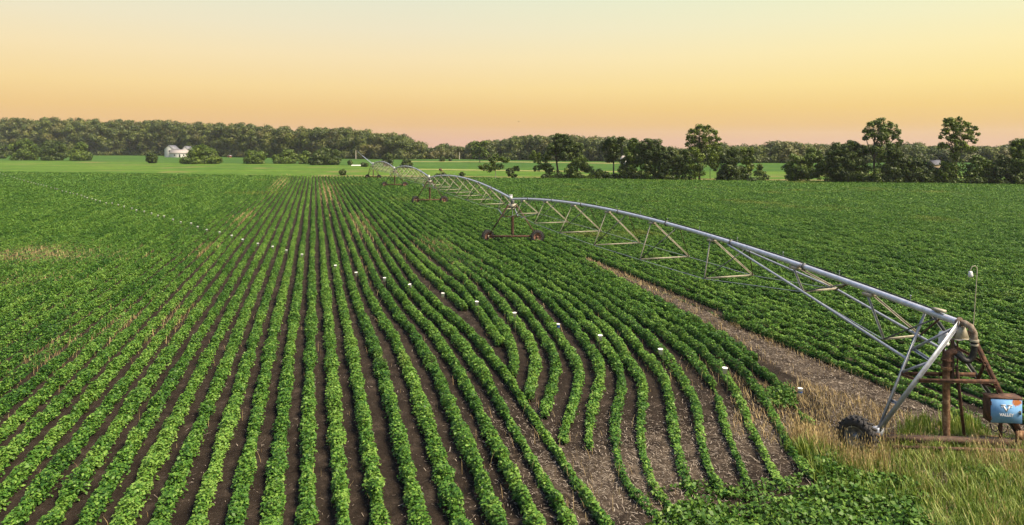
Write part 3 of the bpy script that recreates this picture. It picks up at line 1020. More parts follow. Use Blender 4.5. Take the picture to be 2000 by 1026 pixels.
# overhang beyond the last tower
A = HUBS[4]
dv = nrm(HUBS[4] - HUBS[3]) + np.array([-.12, 0])
loc = (A[0], A[1], 0)
ov = empty('overhang_pipe', loc, 'thin overhang pipe rising past the last drive tower', 'overhang pipe')
S = lambda s, z, q=0: np.array([A[0] + dv[0] * s + q, A[1] + dv[1] * s, z])
mb = MB(); mb.tube([S(.2, 3.6), S(5, 4.4), S(12, 5.6)], [.1, .09, .06], 10); mb.build('pipe', M['pipe'], ov, True, loc)
mb = MB(); mb.tube([S(12, 5.6), S(17, 6.6)], .035, 8); mb.build('end_boom', M['galv'], ov, True, loc)
mb = MB(); mb.tube([S(0, 4.0), S(12, 5.7)], .012, 5); mb.tube([S(0, 3.3), S(6, 4.3, .4)], .02, 5); mb.build('stay_cable', M['galv'], ov, False, loc)
mb = MB(); mb.tube([S(17, 6.6), S(17.5, 6.9)], .05, 8); mb.box(S(17.6, 6.95), (.12, .3, .12)); mb.build('end_gun', M['dark_steel'], ov, False, loc)


# ----------------------------------------------------------------- pivot tower
def pivot():
    o3 = np.array([16.75, 14.75, 0.0])
    loc = tuple(o3)
    root = empty('pivot_tower', loc, 'rusty and silver pivot tower carrying the near end of the irrigation pipe', 'pivot tower')
    FL, FR, T1, T2 = PT_FL, PT_FR, PT_T1, PT_T2
    T1l, T1r = T1 + [-.06, 0, 0], T1 + [.12, 0, 0]
    T2l, T2r = T2 + [-.10, 0, 0], T2 + [.10, 0, 0]
    lerp = lambda a, b, u: a + (b - a) * u

    def part(fn, name, mat, parent=root, smooth=False):
        mb = MB(); fn(mb); return mb.build(name, M[mat], parent, smooth, loc)
    part(lambda m: m.angle(FL, T1l, .13, .012), 'leg', 'galv')
    part(lambda m: m.angle(FL + [.02, .06, 0], T2l, .085, .01), 'leg', 'galv')
    part(lambda m: m.angle(FR, T1r + [.08, 0, -.25], .13, .012), 'leg', 'rust')
    part(lambda m: m.angle(FR + [0, .06, 0], T2r, .085, .01), 'leg', 'dark_steel')
    a1 = lambda u: lerp(FL, T1l, u); a2 = lambda u: lerp(FL + [.02, .06, 0], T2l, u)
    b1 = lambda u: lerp(FR, T1r, u); b2 = lambda u: lerp(FR + [0, .06, 0], T2r, u)
    for p, q, m_ in [(a1(.24), a2(.24), 'galv'), (a1(.46), a2(.46), 'rust_pale'), (a2(.47), a1(.63), 'galv'), (a1(.64), a2(.69), 'galv'), (a2(.66), a1(.96), 'galv')]:
        part(lambda m, p=p, q=q: m.angle(p, q, .06, .008), 'lattice_brace', m_)
    for p, q in [(b1(.4), b2(.4)), (b1(.62), b2(.7)), (b2(.42), b1(.62))]:
        part(lambda m, p=p, q=q: m.angle(p, q, .06, .008), 'lattice_brace', 'rust')
    part(lambda m: (m.box(FL + [-.02, -.03, -.02], (.26, .05, .26)), m.box(FL + [-.02, .07, -.02], (.26, .05, .26))), 'foot_plate', 'galv')
    part(lambda m: (m.box(FR + [0, -.05, -.02], (.24, .05, .24)),), 'foot_plate', 'rust_pale')
    # base beams
    ang = math.atan2(FR[1] - FL[1], FR[0] - FL[0]); L = np.linalg.norm(FR - FL)
    mid = (FL + FR) / 2; mid[2] = .26
    part(lambda m: m.boxz(mid, (L + .1, .18, .15), ang), 'base_beam', 'brown_steel')
    fr = np.array([math.sin(ang), -math.cos(ang), 0])
    part(lambda m: m.boxz(mid + fr * .42 + [0, 0, -.06], (L - .3, .07, .07), ang), 'base_rail', 'rust')
    part(lambda m: m.boxz(mid - fr * .42 + [0, 0, -.06], (L - .3, .07, .07), ang), 'base_rail', 'rust')
    # mid-height ring of beams
    c1, c2 = a1(.46), b1(.46)
    part(lambda m: (m.angle(c1 + [0, -.05, 0], c2 + [0, -.05, 0], .10, .012), m.angle(a2(.46), b2(.46), .10, .012)), 'cross_beam', 'rust')
    # riser pipe with its rusty collar and elbow
    rp = o3
    part(lambda m: (m.tube([rp + [0, 0, .05], rp + [0, 0, 2.15]], .088, 16), m.tube([rp + [0, 0, 2.12], rp + [0, 0, 2.2]], .135, 16)), 'riser_pipe', 'rust_pale', smooth=True)
    part(lambda m: (m.tube([rp + [0, 0, 2.2], rp + [0, 0, 2.42], rp + [.03, -.02, 2.55], rp + [.10, -.06, 2.62], rp + [.2, -.1, 2.62]], .105, 14), m.tube([rp + [0, 0, 2.36], rp + [0, 0, 2.41]], .14, 16)), 'riser_elbow', 'rust', smooth=True)
    pe = np.array([17.12, 14.68, 3.40])
    el = [pe, pe + [.03, -.14, .01], pe + [.08, -.27, -.05], pe + [.11, -.34, -.20], pe + [.11, -.35, -.40]]
    part(lambda m: (m.tube(el, .09, 14), m.tube([pe + [-.01, .02, 0], pe + [.01, -.04, 0]], .15, 16)), 'pipe_elbow', 'elbow', smooth=True)
    hs = [el[-1], el[-1] + [.0, 0, -.22], el[-1] + [-.02, .01, -.42], el[-1] + [-.10, .05, -.56], el[-1] + [-.22, .08, -.58], rp + [.2, -.1, 2.60]]
    hh = []
    for u in np.linspace(0, 1, 24):
        hh.append([np.interp(u, np.linspace(0, 1, len(hs)), [p[j] for p in hs]) for j in range(3)])
    hh = np.array(hh); hh = np.stack([smooth1(hh[:, j], 5) for j in range(3)], 1)
    part(lambda m: m.tube(hh, .082, 14), 'flexible_hose', 'hose', smooth=True)
    part(lambda m: (m.tube([el[-1] + [0, 0, .02], el[-1] + [0, 0, -.03]], .12, 14), m.tube([el[-1] + [0, 0, -.1], el[-1] + [0, 0, -.14]], .105, 14)), 'hose_clamp', 'pale_steel', smooth=True)
    # gusset under the pipe, collector ring cover, small brackets
    g = np.array([17.12, 14.62, 0])
    part(lambda m: (m.add([g + [-.09, -.02, 3.30], g + [.09, -.05, 3.30], g + [.20, -.08, 2.98], g + [-.22, .02, 2.98], g + [-.09, .03, 3.30], g + [.09, .0, 3.30], g + [.20, -.03, 2.98], g + [-.22, .07, 2.98]],
                          [[0, 1, 2, 3], [7, 6, 5, 4], [0, 4, 5, 1], [1, 5, 6, 2], [2, 6, 7, 3], [3, 7, 4, 0]]), m.box(g + [-.01, 0, 2.965], (.46, .24, .02))), 'gusset_plate', 'pale_steel')
    cr = at_depth(1843, 674, 19.2)
    part(lambda m: m.lathe(cr, (0, 0, 1), [(0, .12), (.05, .145), (.07, .125), (.30, .125), (.36, .105), (.39, .0)], 18), 'collector_cover', 'white', smooth=True)
    part(lambda m: m.tube([np.array([cr[0], cr[1], .3]), cr], .035, 8), 'collector_post', 'brown_steel')
    part(lambda m: (m.angle(at_depth(1883, 850, 18.7), at_depth(1868, 716, 18.7), .09, .015), m.tube([at_depth(1870, 760, 18.8), at_depth(1870, 662, 18.8)], .022, 8)), 'control_conduit', 'rust')
    part(lambda m: m.tube([at_depth(1860, 750, 18.8), at_depth(1860, 664, 18.8)], .05, 8), 'support_post', 'brown_steel')
    part(lambda m: m.box(at_depth(1834, 606, 19.4), (.14, .36, .07)), 'pipe_bracket', 'pale_steel')
    # tow wheels
    ax = -RT * .80 - FW * .60
    wc = at_depth(1675, 852, 18.3)
    wheel(root, wc, (ax[0], ax[1], 0), .50, .32, 'rim', loc)
    ax2 = RT * .5 - FW * .8
    wheel(root, (19.35, 14.15, .50), (ax2[0], ax2[1], 0), .50, .32, 'rusty_rim', loc)
    part(lambda m: m.tube([FL + [0, 0, -.1], wc], .06, 8), 'axle_arm', 'rust')
    part(lambda m: m.tube([FR + [0, 0, -.1], np.array([19.35, 14.15, .5])], .06, 8), 'axle_arm', 'rust')
    # lamp on a tall bent rod
    rod = [at_depth(a, b, 18.6) for a, b in ((1900, 650), (1903, 610), (1908.5, 530), (1908, 523), (1904.5, 519.5), (1899, 520.5), (1896, 526), (1895.5, 531))]
    r_ = part(lambda m: m.tube(rod, .011, 6), 'lamp_pole', 'pale_steel')
    part(lambda m: m.lathe(rod[-1] + np.array([0, 0, -.16]), (0, 0, 1), [(0, .01), (.02, .055), (.08, .065), (.12, .05), (.16, .05), (.18, .02)], 12), 'lamp', 'white', r_, True)
    # control panel: rusty box with blue door, white emblem and word
    pc = at(1965, 803, 0.0) * 0 + at_depth(1965, 803, 18.35)
    f = np.array([-FW[0], -FW[1], 0]); f = nrm(f + .12 * np.append(RT, 0) * -1); r = nrm(np.cross(f, [0, 0, 1]) * -1); u = np.array([0, 0, 1.0])
    if np.dot(r[:2], RT) < 0: r = -r
    R = np.stack([r, -f, u], 1)
    Wd, Ht, Dp = .80, .66, .34
    cb = part(lambda m: (m.box(pc - f * Dp / 2, (Wd, Dp, Ht), R), m.box(pc - f * Dp / 2 + u * (Ht / 2 + .012), (Wd + .06, Dp + .06, .024), R)), 'control_panel', 'rust')
    part(lambda m: m.tube([pc - f * .25 + u * (-Ht / 2), np.array([*(pc - f * .25)[:2], .25])], .045, 8), 'panel_post', 'rust')
    M['panel'] = panel_mat(pc, r, Wd, Ht)
    dn = Wd - .03
    part(lambda m: m.box(pc + f * .012, (dn, .024, Ht - .03), R), 'panel_door', 'panel', cb)
    base = pc + f * .027

    def flat(m, pts, th=.004):
        pts = np.array(pts)
        P0 = base + pts[:, :1] * r + pts[:, 1:] * u
        n = len(pts)
        V = np.vstack([P0, P0 + f * th])
        F = [[n + 0, n + 1, n + 2, n + 3]] + [[k, (k + 1) % n, n + (k + 1) % n, n + k] for k in range(n)]
        m.add(V, F)

    def emblem(m):
        for s in (-1, 1):
            w = lambda pts: [(s * a, b + .085) for a, b in (pts if s > 0 else pts[::-1])]
            flat(m, w([(.0, -.11), (.0, -.035), (.055, .05), (.095, .05)]))              # arm of the V
            flat(m, w([(.022, .062), (.022, .092), (.155, .092), (.135, .062)]))         # upper feather
            flat(m, w([(.098, .012), (.112, .040), (.140, .040), (.122, .012)]))         # lower feather
    part(emblem, 'emblem', 'white', cb)
    fc = bpy.data.curves.new('lettering', 'FONT'); fc.body = 'VALLEY'; fc.size = .105; fc.align_x = 'CENTER'; fc.align_y = 'CENTER'
    fc.extrude = .002; fc.offset = .0035
    fo = bpy.data.objects.new('lettering', fc); COL.objects.link(fo)
    import mathutils
    mw = mathutils.Matrix(((r[0], u[0], f[0], (base - u * .10)[0] - loc[0]), (r[1], u[1], f[1], (base - u * .10)[1] - loc[1]), (r[2], u[2], f[2], (base - u * .10)[2]), (0, 0, 0, 1)))
    dg = bpy.context.evaluated_depsgraph_get()
    me = bpy.data.meshes.new_from_object(fo.evaluated_get(dg))
    bpy.data.objects.remove(fo)
    fo = bpy.data.objects.new('lettering', me); COL.objects.link(fo)
    fo.parent = cb
    fo.matrix_basis = mw
    me.materials.clear(); me.materials.append(M['white'])
    part(lambda m: (m.box(base + r * (dn / 2 - .05) - u * .02 + f * .012, (.03, .03, .10), R), m.tube([base + r * (dn / 2 - .05) + f * .02, base + r * (dn / 2 - .12) + f * .03], .008, 6)), 'latch', 'dark_steel', cb)
    for k in (-1, 1):
        part(lambda m: m.tube([base - r * (dn / 2 + .004) + u * (.2 * k - .05), base - r * (dn / 2 + .004) + u * (.2 * k + .05)], .014, 6), 'hinge', 'rust', cb)
    # cable loops under the panel
    part(lambda m: [m.tube([pc - u * (.40 + .03 * k) + r * (-.22 + .2 * k + .12 * math.cos(a)) + u * (.2 * math.sin(a)) - f * .1 for a in np.linspace(math.pi, 2 * math.pi, 12)], .014, 6) for k in range(2)], 'cable_loop', 'hose')
    return root


def panel_mat(pc, r, Wd, Ht):
    """sky-blue painted door with a rust patch along its upper edge"""
    m, nt, b = new_mat('panel_paint')
    g = nt.nodes.new('ShaderNodeNewGeometry')
    sub = nt.nodes.new('ShaderNodeVectorMath'); sub.operation = 'SUBTRACT'
    c = pc + r * .26 + np.array([0, 0, .25])
    sub.inputs[1].default_value = tuple(c)
    nt.links.new(g.outputs['Position'], sub.inputs[0])
    mp = nt.nodes.new('ShaderNodeMapping'); mp.inputs['Scale'].default_value = (5.2, 5.2, 6.5)
    nt.links.new(sub.outputs[0], mp.inputs[0])
    ln = nt.nodes.new('ShaderNodeVectorMath'); ln.operation = 'LENGTH'
    nt.links.new(mp.outputs[0], ln.inputs[0])
    n = noise_node(nt, 22, 4, .7, mapping=(1.6, 1.6, .45))
    ad = nt.nodes.new('ShaderNodeMath'); ad.operation = 'MULTIPLY_ADD'; ad.inputs[1].default_value = 1.4
    nt.links.new(n.outputs['Fac'], ad.inputs[0]); nt.links.new(ln.outputs['Value'], ad.inputs[2])
    rr = ramp_node(nt, [(.50, (1, 1, 1)), (.60, (0, 0, 0))])
    sc = nt.nodes.new('ShaderNodeMath'); sc.operation = 'MULTIPLY'; sc.inputs[1].default_value = .42
    nt.links.new(ad.outputs[0], sc.inputs[0]); nt.links.new(sc.outputs[0], rr.inputs[0])
    n2 = noise_node(nt, 9, 4)
    blue = ramp_node(nt, [(.3, (.12, .27, .50)), (.7, (.165, .33, .57))])
    nt.links.new(n2.outputs['Fac'], blue.inputs[0])
    nt.links.new(mixc(nt, rr.outputs[0], blue.outputs[0], (.20, .075, .025)), b.inputs['Base Color'])
    b.inputs['Roughness'].default_value = .9
    b.inputs['Specular IOR Level'].default_value = .1
    return m


pivot()

# ----------------------------------------------------------------- catch cups
FARC = [(0, 50), (15, 57), (30, 63), (60, 70), (75, 75), (90, 80), (105, 85), (125, 90), (148, 97), (165, 101), (178, 104), (190, 107), (203, 110), (217, 114), (229, 117), (245, 121), (268, 128), (288, 133), (301, 136), (329, 146), (350, 150), (370, 157), (386, 161), (406, 164), (431, 170), (445, 177), (461, 184), (484, 189), (504, 196), (530, 201), (561, 211), (593, 212), (625, 221), (656, 230), (694, 240), (720, 250), (761, 257), (800, 267), (831, 279), (867, 283), (913, 300), (953, 314), (1009, 321), (1046, 339), (1092, 355), (1156, 369), (1222, 387), (1282, 408), (1360, 430), (1439, 446), (1508, 467), (1590, 489)]
CUPS = [(a / 2.7, 320 + b / 2.7) for a, b in FARC] + [(655, 523), (697, 537), (751.6, 548), (809, 559), (865.6, 579), (931.6, 595), (1006, 617.5), (1089.5, 637), (1173, 662), (1291, 690), (1415, 727), (1565, 765)]
CUP_LAB = ['white cup twelfth back from the bare soil end of the line', 'white cup eleventh back from the bare soil end of the line', 'white cup tenth back from the bare soil end of the line',
           'white cup ninth from the bare soil end, tilted over on its stake', 'white cup eighth from the bare soil end, above the short curving row', 'white cup seventh from the bare soil end, among the curving rows',
           'white cup sixth from the bare soil end, among the curving rows', 'cup with dark blue print, fifth from the bare soil end', 'white cup fourth from the bare soil end, above bending rows',
           'white cup third from the bare soil end, on a thinning row', 'white cup second from the bare soil end, on the last long row', 'cup with blue band on a stake in bare brown soil, end of the line']


def cup_proto(blue):
    root = bpy.data.objects.new('catch_cup', None); root.empty_display_size = .1; COL.objects.link(root)
    mb = MB()
    mb.lathe((0, 0, .46), (0, 0, 1), [(0, .001), (0, .044), (.17, .061), (.175, .067), (.185, .067), (.185, .060), (.012, .041), (.012, .001)], 14)
    for a_ in mb.v: a_[:, 2] += .20; a_[:, :2] *= 1.15
    cup = mb.build('cup', M['cup'], root, True)
    if blue:
        mb = MB(); mb.lathe((0, 0, .46), (0, 0, 1), [(.04, .0495), (.13, .0585)] if blue == 1 else [(.05, .0505), (.09, .0545)], 14)
        for a_ in mb.v: a_[:, 2] += .20; a_[:, :2] *= 1.15
        mb.build('printed_band', M['cup_blue'], cup, True)
    mb = MB(); mb.tube([(.074, 0, 0), (.077, 0, .78)], .005, 5); mb.build('stake', M['stake'], root)
    return root


protos = {b: cup_proto(b) for b in (0, 1, 2)}
first = {0: True, 1: True, 2: True}
for i, (px, py) in enumerate(CUPS):
    k = i - (len(CUPS) - 12)
    b = {7: 1, 11: 2}.get(k, 0)
    o = protos[b] if first[b] else copy_tree(protos[b])
    first[b] = False
    p = at(px, py, .75)
    o.location = (p[0], p[1], 0)
    tilt = .28 if k == 3 else random.uniform(-.05, .05)
    o.rotation_euler = (random.uniform(-.05, .05), tilt, random.uniform(0, 6.28))
    if k < -12: o.scale = (1.2, 1.2, 1.08)
    lab = CUP_LAB[k] if k >= 0 else 'small white catch cup in the far part of the line across the straight rows'
    tag(o, lab, 'catch cup', 'line of catch cups across the field')

# ----------------------------------------------------------------- trees


def m_at(px, py):
    """ground point, metres per photo pixel there"""
    p = at(px, py)
    return p, (CAMH / (py - HOR))


def crown(mb, lobes, leaf, fill, rough=1.0, sub=14, subr=.42, tone=0.0):
    """lobes: (centre xyz, radii xyz); each lobe is broken into clumps of small leaf faces"""
    for c, r in lobes:
        c, r = np.array(c, float), np.array(r, float)
        for _ in range(sub):
            d = nrm(rng.normal(size=3)); u = rng.uniform(.35, 1.0) ** .6
            cc = c + d * r * u * (1.08 - subr * .45)
            rr = r.mean() * subr * rng.uniform(.6, 1.25) * np.array([1, 1, .8])
            if cc[2] - rr[2] * .5 < .1: cc[2] = .1 + rr[2] * .5
            n = int(fill * 4 * math.pi * rr.mean() ** 2 / (leaf ** 2 * .62)) + 4
            q = nrm(rng.normal(size=(n, 3)))
            P = cc + q * rr * np.cbrt(rng.uniform(.2, 1.6, (n, 1)))
            Nn = nrm(.8 * q + .4 * rng.normal(size=(n, 3)) * rough + np.array([0, 0, .15]))
            k = P[:, 2] > .05
            t = np.clip(.5 + tone + .14 * rng.normal() + .2 * rng.normal(size=n), 0, 1)
            mb.quads(leaf_quads(P, Nn, leaf * rng.uniform(.6, 1.4, n), .8)[k], t[k])


def limbs(mb, base, h, r, tips, lean=(0, 0), bend=.15):
    base = np.array(base, float)
    top = base + [lean[0], lean[1], h]
    k = 7
    u = np.linspace(0, 1, k)[:, None]
    pts = base + (top - base) * u + np.array([math.cos(h), math.sin(h * 3), 0]) * bend * np.sin(u * 3.1) * r * 4
    mb.tube(pts, np.linspace(r, r * .45, k), 8)
    mb.tube([base - [0, 0, .1], base + [0, 0, r * 1.2]], [r * 1.6, r], 8)
    for t in tips:
        t = np.array(t, float)
        s = pts[rng.integers(3, k)]
        mid = (s + t) / 2 + [0, 0, -.08 * np.linalg.norm(t - s)]
        mb.tube([s, mid, t], [r * .42, r * .26, r * .08], 6)


def tree(name, base, lobes, label, cat, mat, group=None, trunk=None, leaf=.31, fill=1.0, sub=24, subr=.38, bark='bark', px_r=None, crown_name='crown', stems=0, lean=0.0):
    """base: pixel of the foot; lobes: (px, py, rx, ry) of the crown's masses in photo pixels"""
    p, mpp = m_at(*base)
    loc = (p[0], p[1], 0)
    root = empty(name, loc, label, cat, group)
    L3, tips = [], []
    if stems and base[1] < 330:                     # bushes are leafy down to the ground
        x0_, x1_ = min(l[0] - l[2] for l in lobes), max(l[0] + l[2] for l in lobes)
        lobes = list(lobes) + [((x0_ + x1_) / 2, base[1] - 2.5, (x1_ - x0_) * .40, 3.5)]
    for (x, y, rx, ry) in lobes:
        dd = rng.uniform(-.25, .25) * rx * mpp
        c = p + np.append(RT * (x - base[0]) * mpp + FW * dd, (base[1] - y) * mpp)
        L3.append((c, (rx * mpp, rx * mpp * .9, ry * mpp)))
        tips.append(c)
    mb = MB(); crown(mb, L3, leaf, fill, rough=.65, sub=sub, subr=subr)
    mb.build(crown_name, mat, root, False, loc, tint=True)
    ztop = max(c[2] for c in tips); H = max(1.2, ztop * .8)
    tr = (trunk * .6) if trunk else max(.05, .014 * H)
    mb = MB()
    if stems:
        for k in range(stems):
            t = tips[k % len(tips)]
            mb.tube([p + np.append(rng.normal(size=2) * .25, 0), (p + t) / 2 + np.append(rng.normal(size=2) * .2, 0), t], [tr, tr * .7, tr * .3], 6)
        mb.build('stem', M[bark], root, False, loc)
    else:
        limbs(mb, p, H, tr, tips, lean=(RT * lean * mpp))
        mb.build('trunk', M[bark], root, False, loc)
    return root


G_T = 'trees of the row at the field edge'
G_B = 'bushes standing in the far meadow'
A_, B_, C_ = M['tree_a'], M['tree_b'], M['tree_c']
# open-branched small trees before the row
tree('small_tree', (968, 347), [(963, 312, 11, 9), (952, 328, 17, 7), (985, 312, 12, 6), (972, 326, 14, 6), (940, 327, 9, 4), (968, 304, 6, 4)], 'loose layered small tree with a pale trunk, standing alone by the field', 'tree', B_, trunk=.16, bark='pale_bark', fill=.80, subr=.34, sub=22)
tree('shrub', (1000, 348), [(995, 336, 8, 8), (1008, 329, 8, 5), (1004, 344, 6, 4)], 'two-headed dark shrub right beside the pale-trunked small tree', 'shrub', A_, stems=3, leaf=.4, crown_name='foliage')
tree('bush', (903, 345.5), [(903, 341, 5.5, 5)], 'little round dark bush in the verge behind the second span', 'bush', A_, stems=2, leaf=.35, crown_name='foliage')
tree('bush', (868, 346), [(866, 343, 8, 5), (857, 344, 9, 4)], 'low dark bush at the foot of the rusty frame', 'bush', A_, stems=2, leaf=.35, crown_name='foliage')
# the row
tree('tree', (1092, 349.5), [(1090, 277, 16, 13), (1080, 292, 14, 13), (1102, 298, 18, 17), (1112, 280, 15, 13), (1124, 302, 14, 18), (1090, 266, 8, 6), (1105, 268, 7, 6), (1132, 290, 9, 12)], 'big dark full-crowned tree on a leaning trunk, behind the second tower', 'tree', A_, G_T, trunk=.5, lean=-8)
tree('tree', (1073, 348.5), [(1045, 306, 10, 12), (1060, 318, 13, 12), (1072, 330, 13, 9), (1050, 328, 9, 7), (1068, 304, 9, 8)], 'thin light green tree tucked against the big dark leaning tree', 'tree', C_, G_T, fill=.80, subr=.34, sub=22)
tree('tree', (1122, 350), [(1132, 316, 15, 12), (1118, 330, 14, 13), (1145, 328, 12, 9), (1155, 335, 7, 9), (1125, 342, 14, 7)], 'mid green spreading tree between the big dark tree and umbrella tree', 'tree', B_, G_T)
tree('tree', (1198, 351), [(1195, 278, 16, 11), (1183, 284, 11, 12), (1206, 284, 12, 14), (1198, 298, 13, 12), (1190, 310, 10, 10), (1213, 272, 8, 6)], 'dark umbrella-shaped tree with a bare lower trunk by the white barn', 'tree', A_, G_T, trunk=.38)
tree('tree', (1239, 352), [(1240, 283, 13, 13), (1229, 297, 11, 14), (1252, 292, 11, 14), (1240, 312, 16, 14), (1240, 274, 7, 5), (1233, 330, 12, 14)], 'upright mid green tree beside the white barn', 'tree', B_, G_T)
tree('tree', (1263, 352.5), [(1262, 281, 15, 11), (1280, 283, 14, 11), (1270, 300, 20, 15), (1258, 318, 16, 15), (1284, 312, 13, 18), (1265, 335, 15, 12), (1292, 293, 8, 10)], 'broad dark tree with a double top in the middle of the row', 'tree', A_, G_T)
tree('tree', (1316, 353), [(1313, 297, 11, 9), (1318, 314, 16, 13), (1308, 332, 13, 15), (1328, 332, 14, 14), (1302, 303, 9, 10)], 'low near-black tree in the dip between two taller trees', 'tree', A_, G_T)
tree('poplar_tree', (1366, 353), [(1368, 254, 15, 12), (1356, 264, 13, 12), (1385, 264, 14, 13), (1370, 276, 19, 14), (1352, 283, 14, 12), (1392, 283, 14, 13), (1372, 298, 26, 16), (1358, 318, 20, 18), (1395, 312, 16, 14), (1362, 336, 17, 14), (1366, 247, 6, 5), (1378, 250, 6, 5), (1350, 256, 5, 5), (1398, 258, 5, 6), (1344, 270, 6, 5), (1402, 272, 6, 5), (1384, 248, 4, 4)], 'tall airy yellow-green tree standing high over the middle of the row', 'tree', C_, G_T, trunk=.45, fill=.62, subr=.34, sub=22)
tree('tree', (1387, 350), [(1388, 318, 12, 9), (1396, 326, 8, 8)], 'slender tree with a clear trunk against bright meadow', 'tree', B_, G_T, trunk=.13, fill=.80, subr=.34, sub=22)
tree('tree', (1428, 354), [(1430, 297, 12, 10), (1428, 313, 17, 15), (1424, 333, 22, 16), (1445, 338, 16, 14), (1412, 342, 13, 11)], 'near-black cone-shaped tree at the end of the middle clump', 'tree', A_, G_T)
tree('tree', (1458, 353.5), [(1466, 294, 8, 8), (1452, 296, 9, 9), (1456, 312, 10, 10), (1468, 308, 8, 10), (1466, 326, 9, 10), (1455, 335, 12, 14)], 'lumpy bright green tree leaning on the near-black cone-shaped tree', 'tree', C_, G_T)
tree('shrub', (1482, 347), [(1482, 326, 7, 7), (1486, 336, 9, 8), (1478, 339, 7, 6)], 'soft pale green shrub in the meadow gap of the row', 'shrub', C_, stems=3, crown_name='foliage')
tree('tree', (1564, 356), [(1590, 299, 13, 11), (1580, 311, 15, 13), (1555, 312, 15, 13), (1545, 328, 15, 17), (1570, 335, 24, 17), (1600, 330, 14, 16), (1597, 308, 9, 9), (1550, 345, 16, 9)], 'wide rounded tree with one sunny head, alone past the meadow gap', 'tree', B_, G_T)
tree('tree', (1612, 354), [(1606, 316, 10, 10), (1612, 332, 13, 13), (1600, 342, 12, 9)], 'small dull green tree leaning on the wide rounded tree', 'tree', B_, G_T)
tree('tree', (1656, 358), [(1664, 285, 18, 9), (1640, 292, 17, 13), (1682, 294, 15, 14), (1630, 308, 17, 18), (1660, 312, 26, 18), (1680, 325, 18, 20), (1640, 335, 18, 17), (1665, 342, 24, 14), (1620, 330, 9, 14)], 'broad dark tree with a ragged flat top left of the tall oak', 'tree', A_, G_T)
tree('oak_tree', (1708, 358.5), [(1722, 241, 16, 10), (1700, 250, 13, 11), (1742, 252, 13, 12), (1720, 260, 22, 13), (1696, 264, 10, 8), (1748, 266, 9, 8), (1724, 275, 16, 12), (1752, 284, 9, 7), (1690, 270, 7, 5), (1706, 240, 5, 5), (1738, 241, 5, 5), (1688, 256, 5, 4), (1756, 258, 5, 5), (1758, 276, 6, 4), (1714, 296, 16, 16), (1724, 316, 16, 18), (1708, 338, 18, 17), (1740, 290, 9, 8)], 'tall round-headed tree rising well above its neighbours near the tan barn', 'tree', B_, G_T, trunk=.48, fill=.62, subr=.34, sub=22)
tree('tree', (1750, 359), [(1740, 300, 14, 13), (1756, 312, 14, 14), (1748, 330, 20, 18), (1735, 340, 16, 15), (1765, 340, 13, 14)], 'dark tree filling in below the tall round-headed tree', 'tree', A_, G_T)
tree('tree', (1796, 359), [(1785, 315, 16, 9), (1800, 322, 17, 12), (1785, 335, 20, 17), (1812, 338, 15, 16), (1770, 330, 12, 14), (1800, 347, 24, 10), (1822, 334, 11, 9), (1836, 340, 12, 10), (1842, 330, 7, 7)], 'low spreading dark tree in front of the tan barn', 'tree', A_, G_T)
tree('cottonwood_tree', (1868, 360), [(1862, 237, 14, 9), (1850, 244, 11, 9), (1880, 244, 12, 9), (1866, 254, 18, 11), (1846, 258, 9, 7), (1896, 252, 9, 8), (1906, 250, 5, 6), (1888, 264, 16, 9), (1862, 270, 15, 9), (1846, 285, 12, 6), (1840, 282, 6, 4), (1846, 236, 5, 5), (1874, 232, 5, 4), (1890, 242, 5, 4), (1910, 262, 5, 4), (1838, 268, 5, 4), (1834, 288, 5, 3), (1872, 284, 18, 9), (1903, 275, 7, 6), (1895, 292, 12, 7), (1866, 300, 10, 16), (1870, 322, 14, 18), (1866, 344, 15, 13)], 'tallest open-crowned tree with an ivy-covered trunk near the end of the row', 'tree', C_, G_T, trunk=.42, fill=.62, subr=.34, sub=22)
tree('tree', (1912, 361), [(1910, 312, 13, 10), (1925, 320, 16, 14), (1905, 334, 16, 18), (1930, 340, 16, 15), (1893, 345, 10, 10)], 'bushy green tree beside the ivy-covered trunk', 'tree', B_, G_T)
tree('tree', (1955, 361.5), [(1956, 312, 13, 11), (1968, 322, 13, 12), (1950, 330, 15, 16), (1970, 340, 16, 15), (1942, 342, 13, 12)], 'bushy dark tree second from the picture edge in the row', 'tree', A_, G_T)
tree('tree', (1994, 362), [(1990, 280, 15, 8), (2004, 290, 16, 14), (1984, 296, 13, 10), (1996, 314, 20, 16), (1985, 335, 16, 16), (2008, 340, 16, 15), (2022, 300, 14, 20)], 'taller tree cut by the picture edge at the end of the row', 'tree', B_, G_T)
tree('tree', (1224, 352), [(1222, 318, 11, 10), (1216, 332, 11, 12), (1228, 340, 12, 10)], 'low dark tree filling the gap below the white barn', 'tree', A_, G_T)
tree('tree', (1294, 353), [(1292, 303, 10, 10), (1298, 320, 12, 14), (1290, 338, 13, 13)], 'dark tree joining the broad double-topped tree to the dip', 'tree', A_, G_T)
tree('tree', (1340, 353), [(1338, 300, 10, 9), (1344, 316, 12, 12), (1338, 334, 14, 14)], 'mid green tree against the foot of the tall airy tree', 'tree', B_, G_T)
tree('tree', (1404, 353), [(1404, 294, 9, 8), (1408, 310, 9, 12), (1402, 300, 8, 7)], 'greyish tree top between the tall airy tree and the cone', 'tree', B_, G_T)
tree('shrub', (1172, 351), [(1172, 338, 10, 7), (1160, 344, 9, 5), (1182, 342, 9, 6)], 'low scrub in the opening beside the umbrella-shaped tree', 'shrub', B_, G_T, stems=3, crown_name='foliage')
tree('tree', (1628, 357), [(1626, 296, 9, 8), (1622, 316, 12, 14), (1630, 336, 14, 14)], 'dark tree closing the row towards the wide rounded tree', 'tree', A_, G_T)
tree('tree', (1846, 360), [(1846, 322, 9, 9), (1842, 338, 11, 12), (1854, 334, 9, 10)], 'low tree between the tan barn and the ivy-covered trunk', 'tree', B_, G_T)
